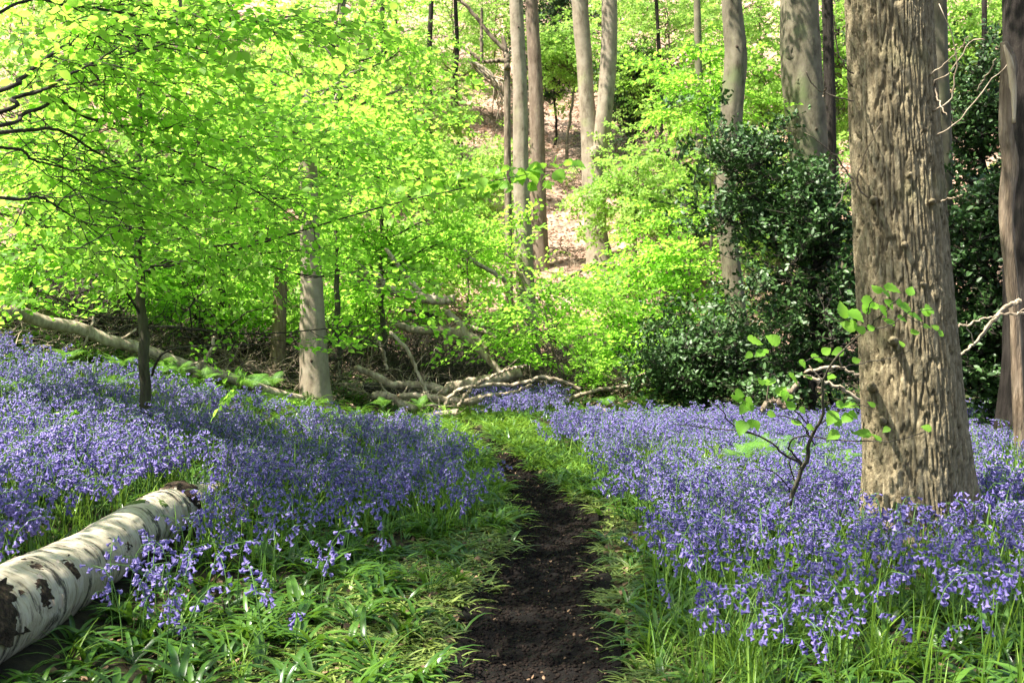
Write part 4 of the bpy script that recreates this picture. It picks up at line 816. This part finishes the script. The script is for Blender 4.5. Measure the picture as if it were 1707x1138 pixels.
# ------------------------------------------------------------------ the birch log
def birch():
    a = np.array([-2.02, 3.55, .27]); b = np.array([-1.93, 6.55, .27]); n = 150; q = wobble(a, b, n, .0); t = np.linspace(0, 1, n); q[:, 0] += .02*np.sin(t*6)+.03*t; q[:, 2] += .012*np.sin(t*9)
    q[:, 2] += .0; r = np.interp(t, [0, .12, .3, .34, .5, .8, .9, 1], [.172, .168, .158, .165, .152, .128, .132, .112])
    root = empty('birch_log', (-1.97, 5.0, gz(-1.97, 5.0)), 'thick white birch log with dark scars lying in the bottom left corner', 'log')
    def disp(TH, S, rr):
        step = .012*(sstep(.35, .36, fbm(S*0+np.cos(TH)*.5, S*1.9, 2, 9)+.5)); ring = -.010*np.exp(-((S-1.18-.05*np.cos(TH))/.02)**2)-.008*np.exp(-((S-1.75+.04*np.sin(TH*2))/.02)**2)-.012*np.exp(-((S-2.42-.06*np.cos(TH+1))/.03)**2)
        return .06*rr*fbm(np.cos(TH)*1.1+S*.8, np.sin(TH)*1.1, 3, 4)+.004*fbm(np.cos(TH)*4, np.sin(TH)*4+S*9, 3, 7)+ring+step*.5
    m = MB(); tube(m, q, r, 96, True, disp, 0, True, (.6, 0, -1.)); shift(m, root.location); link('bark', m.mesh('bark', M['birch']), root)
    # ragged dark broken far end with bark lips, and near rotten end
    for (c, d, rr, nm) in ((q[-1], q[-1]-q[-2], .118, 'broken_end'), (q[0], q[0]-q[1], .17, 'rotten_end')):
        d = d/np.linalg.norm(d); m = MB(); tube(m, np.array([c-d*.06, c+d*.01, c+d*.05, c+d*.09]), [rr*1.03, rr*1.0, rr*.8, rr*.3], 40, True, lambda TH, S, r_: r_*.30*fbm(np.cos(TH)*5, np.sin(TH)*5+S*20, 4, 8)); shift(m, root.location); link(nm, m.mesh(nm, M['rot']), root)
    def on(t, ang, out=0):     # a point on the log's skin; ang 0 = top, + towards the path
        i = int(t*(n-1)); return q[i]+np.array([math.sin(ang), 0, math.cos(ang)])*(r[i]+out)
    for k, (t, ang, w, l, hgt) in enumerate([(.985, .1, .09, .12, .05), (.97, -.7, .07, .1, .04), (.975, .9, .06, .1, .035), (.80, -.15, .05, .09, .028), (.845, .55, .04, .05, .02), (.40, .9, .05, .07, .014), (.33, .35, .045, .05, .012), (.34, -.3, .06, .04, .012), (.30, 1.2, .06, .08, .02), (.21, .5, .09, .12, .02), (.18, 1.15, .10, .16, .03), (.17, -.2, .09, .12, .02), (.62, 1.3, .03, .06, .01), (.56, .7, .02, .07, .008), (.24, -.1, .05, .06, .012)]):
        mb = MB(); c = on(t, ang); NN = 14; V = []
        for i in range(NN):
            for j in range(NN):
                u, v = i/(NN-1)*2-1, j/(NN-1)*2-1; d2 = max(0, 1-u*u-v*v); rag = 1+.35*fbm(np.array([u*2.5+k]), np.array([v*2.5]), 3, 3)[0]
                V.append(np.array([u*w*rag, v*l*rag, 0])); V[-1][2] = (d2**.5*hgt+.012*fbm(np.array([u*6+k]), np.array([v*6.]), 3, 11)[0])-.012
        V = np.array(V); rot = np.array(Euler((0, ang, 0)).to_matrix()); V = V@rot.T+c; mb.add(V, [(i*NN+j, i*NN+j+1, (i+1)*NN+j+1, (i+1)*NN+j) for i in range(NN-1) for j in range(NN-1)]); shift(mb, root.location)
        link('moss_patch' if k in (3, 4) else 'rotten_patch', mb.mesh('patch', M['moss' if k in (3, 4) else 'rot']), root)
    for k in range(14):        # thin curls of peeling bark
        t = RS.choice([.30, .335, .36, .58, .6, .80, .82, .9, .95])+RS.normal(0, .012); ang = RS.uniform(-.5, 1.7); c = on(min(.99, t), ang, .001); V = []; W_, Lc = RS.uniform(.006, .02), RS.uniform(.015, .045); NN = 6; up = np.array([math.sin(ang), 0, math.cos(ang)]); tg = np.array([math.cos(ang), 0, -math.sin(ang)])
        for i in range(NN):
            s = i/(NN-1); o = c+tg*(0)+np.array([0, 1, 0])*Lc*math.sin(s*2.2)*.6*RS.choice([1, 1])+up*Lc*(1-math.cos(s*2.2))*.45
            V += [o-tg*W_*(1-.3*s), o+tg*W_*(1-.3*s)]
        mb = MB(); mb.add(np.array(V), [(2*i, 2*i+1, 2*i+3, 2*i+2) for i in range(NN-1)]); shift(mb, root.location); link('bark_curl', mb.mesh('bark_curl', M['birch']), root)
    # second piece beyond the break
    root = empty('birch_log', (-1.87, 7.0, gz(-1.87, 7.0)), 'short pale birch section just beyond the broken far end of the log', 'log'); m = MB(); q2 = np.array([P(300, 850, 6.95)+[0, 0, -.02], P(318, 835, 7.15), P(345, 830, 7.6), P(362, 825, 7.9)]); q2 = smooth_poly(q2, 50); tube(m, q2, np.linspace(.105, .085, 50), 48, True, lambda TH, S, rr: .1*rr*fbm(np.cos(TH)*2, np.sin(TH)*2+S*4, 3, 12), 0, True, (.6, 0, -1.)); shift(m, root.location); link('bark', m.mesh('bark', M['birch']), root)
    m = MB(); d = q2[0]-q2[1]; d /= np.linalg.norm(d); tube(m, np.array([q2[0]-d*.01, q2[0]+d*.01, q2[0]+d*.03]), [.10, .09, .03], 20); shift(m, root.location); link('cut_face', m.mesh('cut_face', M['raw_wood']), root)
birch()

# ------------------------------------------------------------------ hazel sapling with large leaves in front of the oak
def hazel():
    x, y = P(1308, 0, 6.7)[:2]; root = tree('hazel_sapling', 'small bare stemmed hazel with large fresh leaves reaching in front of the oak', 'sapling', x, y)
    c3 = lambda L: [(1120+a/2.598, 700+b/2.598) for a, b in L]
    stems = [([(1302, 920), (1308, 872), (1318, 832), (1327, 808), (1337, 782), (1345, 768), (1348, 745), (1353, 727), (1362, 712), (1371, 692), (1372, 660), (1372, 640), (1376, 625), (1393, 597), (1420, 570), (1445, 548), (1472, 522), (1500, 495)], 6.7, 5.7, 9, 2),
             (c3([(570, 205), (540, 175), (490, 150), (440, 105), (370, 65), (290, 35), (240, 0)])+C6([(230, 890), (160, 835)]), 6.6, 6.3, 4.5, 1.5), (c3([(430, 95), (350, 60), (260, 45), (120, 30), (0, 15)]), 6.5, 6.2, 2.5, 1.2),
             (c3([(570, 195), (520, 140), (505, 120), (525, 80), (600, 70), (660, 80), (740, 90), (870, 90), (960, 90), (1100, 50)]), 6.6, 5.9, 3.6, 1.4), (C6([(630, 985), (560, 900), (500, 860), (400, 880)]), 6.4, 6.2, 3, 1.2), (C6([(600, 1000), (600, 920), (575, 860)]), 6.4, 6.2, 2.6, 1.2),
             (c3([(545, 290), (520, 230), (510, 180), (530, 150)]), 6.65, 6.6, 3, 2), (c3([(525, 330), (490, 270), (440, 225), (380, 215), (230, 210)]), 6.7, 6.3, 2.6, 1.2), (c3([(620, 110), (590, 60), (545, 0)])+C6([(440, 900), (400, 870)]), 6.5, 6.2, 2.6, 1.2),
             (C6([(680, 735), (740, 700), (860, 670), (960, 655), (1050, 620)]), 6.1, 5.8, 2.2, 1.2), (C6([(720, 660), (640, 650), (580, 670)]), 6.0, 5.9, 2.2, 1.2), (C6([(860, 520), (700, 470), (640, 345)]), 5.8, 5.9, 2, 1.2), (C6([(740, 590), (690, 520), (675, 470), (710, 370)]), 5.9, 5.9, 2, 1.2),
             (C6([(850, 530), (960, 510), (1050, 450), (1150, 440)]), 5.8, 5.6, 2.2, 1.2), (C6([(860, 530), (870, 430), (900, 380)]), 5.8, 5.6, 2, 1.2), (C6([(850, 530), (760, 480), (730, 470)]), 5.8, 5.7, 2, 1.2), (C6([(1040, 470), (1130, 520), (1180, 555)]), 5.7, 5.6, 1.6, 1.1), (C6([(560, 730), (620, 730), (700, 715)]), 6.1, 6.1, 2, 1.2), (C6([(700, 700), (640, 790), (670, 870)]), 6.15, 6.3, 2.4, 1.6), (C6([(330, 960), (300, 880), (290, 830)]), 6.3, 6.2, 2, 1.2), (C6([(660, 940), (740, 880), (830, 860), (870, 870)]), 6.3, 6.0, 2.4, 1.2)]
    for i, (pl, Y0, Y1, w0, w1) in enumerate(stems):
        m = MB(); c = np.array([P(a, b, Y0+(Y1-Y0)*k/(len(pl)-1)) for k, (a, b) in enumerate(pl)]); n = 70 if i == 0 else 30; q = smooth_poly(c, n); q[1:-1] += RS.normal(0, .0022, (n-2, 3)); tube(m, q, np.linspace(w0, w1, n)/2/F*np.linspace(Y0, Y1, n), 7); shift(m, root.location); link('stem' if i == 0 else 'twig', m.mesh('stem', M['sapling' if i in (0,) else 'twig_dark']), root)
    LV = [leaf_mesh(s) for s in (21, 22, 23, 24)]
    pts = [(725, 480, 70), (785, 525, 62), (805, 445, 66), (905, 370, 48), (965, 338, 62), (1040, 415, 62), (1060, 378, 42), (1090, 470, 56), (1140, 440, 56), (870, 395, 62), (930, 385, 52), (880, 525, 36), (955, 512, 52), (1075, 543, 40), (1125, 512, 32), (1160, 530, 32), (1180, 555, 32), (1125, 465, 42), (895, 440, 44), (850, 460, 42), (1010, 400, 42), (940, 420, 50), (960, 395, 46), (830, 540, 42), (1015, 470, 40),
           (370, 575, 68), (445, 590, 56), (390, 625, 42), (345, 630, 32), (410, 630, 32), (545, 722, 56), (600, 748, 36), (700, 725, 42), (815, 670, 36), (640, 645, 50), (685, 635, 42), (735, 620, 46), (580, 660, 36), (655, 668, 22), (385, 775, 36), (440, 775, 60), (490, 820, 56), (345, 825, 36), (300, 805, 46), (290, 850, 42), (330, 885, 52), (305, 930, 62), (380, 925, 46), (520, 882, 46), (580, 870, 32), (440, 895, 36), (705, 888, 60), (770, 905, 52), (780, 865, 52), (815, 855, 36), (735, 925, 46), (880, 870, 32), (845, 995, 66), (900, 1025, 42), (715, 978, 50), (555, 945, 50), (610, 950, 32), (945, 960, 32), (1125, 970, 38), (520, 830, 26), (280, 835, 40), (320, 860, 44), (350, 940, 40), (745, 850, 40), (800, 890, 42), (1010, 605, 30), (505, 795, 40)]
    for (a, b, s) in pts:
        Y = 5.75 if b < 560 and a > 600 else 6.15; c = P(1120+a/2.647, 350+b/2.647, Y); size = s/2.647/F*Y*1.25; yaw = RS.choice([0, math.pi])+RS.normal(0, .7)
        o = place_leaf(random.choice(LV), root, c-np.array([math.cos(yaw), 0, 0])*size*.45, size, (RS.uniform(.35, 1.15), RS.normal(.15, .3), 0)); o.rotation_euler = (Euler((RS.uniform(.45, 1.2), RS.normal(.25, .25), 0)).to_matrix() @ Euler((0, 0, yaw)).to_matrix()).to_euler()
hazel()
def seedling():
    Y = 8.2; x = P(120, 0, Y)[0]; root = tree('hazel_seedling', 'tiny seedling with a few bright leaves among the left hand bluebells', 'seedling', x, Y); m = MB(); tube(m, wobble(np.array([x, Y, gz(x, Y)]), P(125, 685, Y), 8, .05), [.004]*8, 5); shift(m, root.location); link('stem', m.mesh('stem', M['sapling']), root); lm = leaf_mesh(5)
    for k in range(9): place_leaf(lm, root, P(125+RS.normal(0, 14), 688+RS.normal(0, 5), Y), RS.uniform(.05, .09), (RS.normal(0, .3), RS.normal(.2, .2), RS.uniform(0, 6.28)))
seedling()

# ------------------------------------------------------------------ ferns
def frond_mesh(seed, L=.5):
    rs = np.random.RandomState(seed); mb = MB(); n = 22; t = np.linspace(0, 1, n); p = np.stack([t*.8, 0*t, .75*t-.55*t*t], 1)*L; tube(mb, p, np.linspace(.003, .001, n), 3, False)
    for i in range(3, n):
        w = L*.30*math.sin(math.pi*min(1, (t[i]-.05)**.8))*(1-.3*t[i])+.006; d = p[min(i, n-1)]-p[i-1]; d = d/np.linalg.norm(d)
        for s in (-1, 1):
            c = p[i]; k = 5; v = []; f = []
            for j in range(k+1):
                u = j/k; cc = c+np.array([d[0]*.25*w*u, s*w*u, d[2]*.25*w*u-.25*w*u*u]); hw = L*.017*(1-u)*(1.0 if j % 2 else .55)+.0006; v += [cc+d*hw, cc-d*hw]
            f = [(2*j, 2*j+1, 2*j+3, 2*j+2) for j in range(k)]; mb.add(np.array(v), f)
    return mb.mesh('frond', M['fern'])
FR = [frond_mesh(s) for s in (1, 2, 3)]
fspots = [(300, 615, 11.5), (345, 640, 11.6), (410, 650, 12.2), (270, 600, 11.2), (455, 668, 12.6), (110, 590, 10.8), (200, 595, 11), (420, 690, 11.6), (1245, 745, 9.4), (1300, 735, 9.6), (1265, 720, 10), (1340, 720, 9.8), (1230, 765, 9.2), (1010, 690, 13.2), (1090, 700, 12.4), (1400, 740, 9), (640, 700, 13), (700, 705, 13), (25, 690, 8.6), (190, 650, 10)]
for i, (a, b, Y) in enumerate(fspots):
    x = P(a, 0, Y)[0]; f0 = tree('fern', 'fresh green fern opening among bluebells on the left bank below the fallen trunk' if a < 500 else ('fresh green fern among bluebells between path and oak' if a > 1000 else 'fresh green fern at the bluebell edge in front of the branch heap'), 'fern', x, Y, 'ferns among the bluebells')
    for k in range(6):
        o = bpy.data.objects.new('frond', FR[k % 3]); COL.objects.link(o); o.parent = f0; o.location = (0, 0, .18); o.rotation_euler = (RS.normal(0, .15), RS.normal(-.25, .15), k*1.05+RS.normal(0, .2)); s = RS.uniform(.4, .75)*(.75 if 550 < a < 1100 else 1); o.scale = (s, s, s)

# ------------------------------------------------------------------ bluebells, their leaves, grass and litter
def field_density(x, y):
    """how thickly bluebells flower at a place on the ground (0..1)"""
    x = np.asarray(x); y = np.asarray(y); d = x-path_x(y); w = path_w(y); n = fbm(x*.9, y*.9, 3, 55)
    # left bank begins about 6.8 m out and runs back to the heap; its edge wanders
    left = sstep(6.1, 7.0, y+.5*n-.15*(x+3))*(d < -.1)*sstep(.18, .5, -d-w+.12*n)
    left = np.where(x < -1.2, np.maximum(left, sstep(5.6, 6.6, y+.5*n)), left)
    left = np.maximum(left, (x < -2.2)*sstep(4.3, 5.0, y+.3*n))
    rgt = (d > .1)*sstep(np.interp(y, [4, 7.5, 9, 12.5], [.14, .15, .28, .35]), np.interp(y, [4, 7.5, 9, 12.5], [.55, .5, .65, .7]), d-w+.2*n)*np.interp(y, [3.5, 4.6, 6.2, 7.2], [.75, .8, .9, 1])
    den = np.maximum(left, rgt)*sstep(.3, -.3, y+.3*n-np.interp(x, [-6.5, -5.2, -3.2, -2.2, -1.0, .2, 1.0, 4, 8], [10.4, 10.8, 10.8, 11.0, 11.3, 11.7, 12.6, 12.8, 12.8]))
    far = (y > 13.0)*(y < 15.2)*(x > -.45)*(x < .6)*.9
    den = np.maximum(den, far*sstep(15.4, 15, y))
    den = den*(1-.62*np.exp(-((x-2.2)/.42)**2-((y-5.95)/.42)**2))
    thin = .28+.72*sstep(-.3, .15, fbm(x*.9+4, y*.9, 3, 91)+.5*fbm(x*3+4, y*3, 2, 92))
    return den*thin
def in_view(x, y, m=.12): return np.abs(x)/np.maximum(y, .1) < (853.5/F+m)
def sow(n, x0, x1, y0, y1, fn, rs):
    x = rs.uniform(x0, x1, n); y = rs.uniform(y0, y1, n); k = (rs.rand(n) < fn(x, y)) & in_view(x, y)
    lg = (np.abs(x+1.97-.02*(y-5)) < .19) & (y > 3.4) & (y < 7.5)      # not through the log
    ok = (np.hypot(x-2.35, y-6.6) < .33) | lg
    k &= ~ok; return x[k], y[k]
rs = np.random.RandomState(3)
x, y = sow(32000, -8.6, 9, 4.0, 17.2, lambda a, b: field_density(a, b)*.85, rs)
o_ = np.argsort(y); x, y = x[o_], y[o_]
NI = 300; nx, ny = x[:NI], y[:NI]; x, y = x[NI:], y[NI:]
for nm, sel, lb in (('bluebells_left_of_path', x < path_x(y), 'dense drift of violet bluebells on the bank left of the path'), ('bluebells_right_of_path', x >= path_x(y), 'dense drift of violet bluebells right of the path round the oak')):
    a, b = x[sel], y[sel]; n = len(a); z = ground_z(a, b); rot = np.stack([rs.normal(0, .14, n), rs.normal(0, .14, n), rs.uniform(0, 6.28, n)], 1)
    o = scatter('bluebells', PR['bell1'], np.stack([a, b, z-.01], 1), rot, rs.uniform(.75, 1.2, n)*np.interp(b, [4, 7, 9], [1.22, 1.12, 1.0])*(1+.12*fbm(a*.8, b*.8, 2, 12))); tag(o, lb, 'bluebells')
print('bluebell clumps', len(x))
# the nearest bluebells are things of their own
def bb_pair(seed):
    r_ = np.random.RandomState(seed); st, fl = bluebell_parts(r_, .33*r_.uniform(.85, 1.1), 12, 1.2, 6); return st.mesh('bluebell', M['stem']), fl.mesh('flower_head', M['bell'])
BB = [bb_pair(s) for s in range(200, 212)]
ex = np.array([(-1.62, 4.9), (-1.55, 5.0), (-1.5, 4.85), (-1.6, 5.1), (-1.45, 4.95), (-1.5, 5.15), (-1.66, 4.75), (-1.58, 4.82), (-1.4, 4.8), (-1.36, 4.5), (-1.5, 4.6), (-1.3, 5.3), (-1.0, 5.0), (-.95, 5.6), (-1.2, 5.7), (-1.1, 6.1), (-.9, 6.2), (-.7, 6.1), (-1.35, 6.0), (-1.5, 6.2), (-.8, 5.3), (-1.62, 5.9), (-1.64, 6.0), (-1.67, 6.25), (-1.7, 5.7), (-1.71, 5.5), (-.75, 6.5), (-1.25, 4.4), (-.9, 4.6), (-1.25, 6.4), (-1.0, 6.45)])
for k, (a, b) in enumerate(list(zip(nx, ny))+[tuple(q) for q in ex for _ in range(2)]):
    if k >= NI: a += rs.normal(0, .05); b += rs.normal(0, .05)
    sm, fm = BB[k % len(BB)]; o = link('bluebell', sm); o.location = (a, b, gz(a, b)-.01); o.rotation_euler = (rs.normal(0, .1), rs.normal(0, .1), rs.uniform(0, 6.28)); s = rs.uniform(.85, 1.3); o.scale = (s, s, s)
    tag(o, 'single violet bluebell nodding among others on the far side of the birch log' if a < -2.1 else 'single violet bluebell nodding in the grass on the path side of the birch log' if a < path_x(b) and a < -.9 else ('single violet bluebell on the trodden grass left of the path' if a < path_x(b) else 'single violet bluebell standing in the bright tussock grass right of the path' if a < 1.35 else 'single violet bluebell in the near grass in front of the big oak'), 'bluebell', 'nearest bluebells in the foreground')
    f = link('flower_head', fm, o)
# leaves
def green(a, b):
    d = np.abs(a-path_x(b)); w = path_w(b); return sstep(1.15, 1.7, d/w+.3*fbm(a*3, b*3, 2, 8))*np.where(b > 13.8, .5, 1)*(b < 17)
def far_fade(a, b): return green(a, b)*np.interp(b, [4, 8, 10, 17], [1, 1, .7, .45])
def put(name, pr, n, fn, label, cat, sc, x0=-8, x1=8.6, y0=3.9, y1=17, tilt=.12, dz=0.0, seed=0, zf=ground_z):
    r_ = np.random.RandomState(500+seed); a, b = sow(n, x0, x1, y0, y1, fn, r_); m = len(a); rot = np.stack([r_.normal(0, tilt, m), r_.normal(0, tilt, m), r_.uniform(0, 6.28, m)], 1)
    o = scatter(name, PR[pr], np.stack([a, b, zf(a, b)+dz], 1), rot, r_.uniform(sc[0], sc[1], m)); tag(o, label, cat); print(name, m); return o
def trod(a, b):      # trodden belt on both sides of the path, widest in the left foreground
    d = a-path_x(b); w = path_w(b); L = (d < 0)*sstep(.9, 1.1, -d/w)*(1-sstep(.6, np.interp(b, [4, 5.5, 7, 9], [1.5, 1.5, .8, .7]), -d-w*0))
    Rr = (d > 0)*sstep(.9, 1.1, d/w)*(1-sstep(.15, .5, d-w)); return np.maximum(L, Rr)*(b < 9.5)
def blade_den(a, b): return green(a, b)*(1-.55*trod(a, b))*np.interp(b, [4, 8, 10, 14, 17], [1, 1, .8, .6, .5])
put('bluebell_leaves', 'blade', 14000, blade_den, 'long arching green bluebell leaves covering the wood floor', 'leaves', (.5, 1.15), seed=1)
put('bluebell_stalks', 'upright', 26000, lambda a, b: field_density(a, b)**.7*.8*(b < 10.5), 'upright green stalks standing among the bluebells', 'stalks', (.6, 1.1), seed=31)
put('trodden_leaves', 'flat', 15000, lambda a, b: trod(a, b)*(.35+.65*(fbm(a*4, b*4, 2, 61) > -.12)), 'flattened yellow green leaves beside the path', 'leaves', (.6, 1.1), -2, 2, 3.9, 10, seed=2)
def verge(a, b):
    d = a-path_x(b); w = path_w(b); r_ = (d > 0)*(1-sstep(.5, np.interp(b, [7, 9, 13], [.4, .55, .7]), d-w))*sstep(1.0, 1.5, d/w); l_ = (d < 0)*(1-sstep(.25, .55, -d-w))*sstep(1.0, 1.4, -d/w)
    far_ = (b > 11.2)*(np.abs(d) < .55); return np.clip(np.maximum(np.maximum(r_, l_)*sstep(7, 8, b), far_), 0, 1)*(b < 14.3)
put('verge_grass', 'verge', 3200, verge, 'bright short grass fringing the far end of the path', 'grass', (.7, 1.2), -1.6, 2, 6.8, 14.3, seed=3)
def tus(a, b): return .30*np.exp(-((a-1.0)**2/.03+(b-4.65)**2/.05))+.25*np.exp(-((a-.8)**2/.04+(b-4.3)**2/.04))+.15*np.exp(-((a-1.35)**2/.03+(b-4.4)**2/.03))+.012*green(a, b)*(b < 9)
put('grass_tussock', 'grass', 6000, tus, 'fine bright yellow green grass tussocks at the lower right', 'grass', (.6, 1.0), -4, 5, 4.0, 9, seed=4)
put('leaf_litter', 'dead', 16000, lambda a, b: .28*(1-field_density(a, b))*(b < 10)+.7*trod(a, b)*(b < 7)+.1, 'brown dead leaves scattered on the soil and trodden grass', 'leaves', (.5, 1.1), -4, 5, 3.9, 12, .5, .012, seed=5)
put('path_litter', 'dead', 5000, lambda a, b: (np.abs(a-path_x(b)) < path_w(b)*1.25)*np.interp(b, [4, 9, 9.6, 11], [.2, .25, 1, 1]), 'small dead leaf scraps trodden into the dark path', 'leaves', (.12, .5), -.8, .9, 3.9, 13, .45, .005, seed=6, zf=path_z)
put('path_clods', 'clod', 42000, lambda a, b: (np.abs(a-path_x(b)) < path_w(b)*1.2)*1.0, 'lumps of dark peaty soil on the path', 'soil', (.12, .75), -.8, .9, 3.9, 12, .4, 0, seed=7, zf=path_z)
put('brushwood', 'brush', 1500, lambda a, b: np.where(a < -2.4, b > 13.9+.77*(a+2.4), b > 16.2)*(a < 3)*(.25+.4*(b < 17)), 'tangled dead sticks on the floor behind the bluebells', 'brushwood', (.4, .9), -9, 3, 12.2, 21, .2, .05, seed=8)
put('dark_brushwood', 'brush_dark', 900, lambda a, b: np.where(a < -2.4, b > 14.2+.77*(a+2.4), b > 16.2), 'dark twiggy tangle under the bushes behind the bluebells', 'brushwood', (.6, 1.3), -9, 9, 12.5, 22, .3, .12, seed=9)
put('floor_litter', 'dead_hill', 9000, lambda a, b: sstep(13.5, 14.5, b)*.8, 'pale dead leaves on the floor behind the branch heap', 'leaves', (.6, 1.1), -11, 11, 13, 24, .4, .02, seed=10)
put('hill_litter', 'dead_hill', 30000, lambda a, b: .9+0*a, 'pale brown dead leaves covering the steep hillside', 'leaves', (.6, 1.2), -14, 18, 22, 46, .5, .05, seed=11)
put('hill_brambles', 'mid', 2600, lambda a, b: .2+.8*sstep(-.1, .3, fbm(a*.35, b*.35, 2, 66))*(1-.8*np.exp(-((a/b-.055)/.05)**2)), 'low green growth scattered over the hillside', 'undergrowth', (.6, 1.2), -14, 14, 18.5, 42, .6, .12, seed=12)
put('hill_sticks', 'brush', 420, lambda a, b: .8+0*a, 'fallen sticks scattered over the leaf covered hillside', 'brushwood', (.6, 1.4), -10, 10, 22, 42, .3, .15, seed=13)
PR['brush_pale'] = protoset(brush, 4, 'pale_brush_twigs', [M['twig_pale']])
put('heap_sticks', 'brush_pale', 130, lambda a, b: np.exp(-((a+.9)/1.1)**2-((b-14.6)/.6)**2), 'tangle of thin pale sticks filling the heap of fallen branches', 'brushwood', (.5, 1.1), -3.4, 2, 12.9, 16, .25, .12, seed=20)
put('bank_sticks', 'brush_pale', 70, lambda a, b: np.exp(-((b-14.1-.77*(a+2.46))/.5)**2), 'thin dead sticks behind the long fallen trunk', 'brushwood', (.4, 1.0), -6.5, -2.4, 10.5, 15, .25, .12, seed=21)
put('bank_leaves', 'mid', 200, lambda a, b: (a < -.6)*np.exp(-((b-12.6-.55*(a+2.46))/.6)**2), 'low green growth between the bluebells and the fallen trunk', 'undergrowth', (.25, .5), -6.5, -.6, 9.5, 13.6, .5, .10, seed=22)
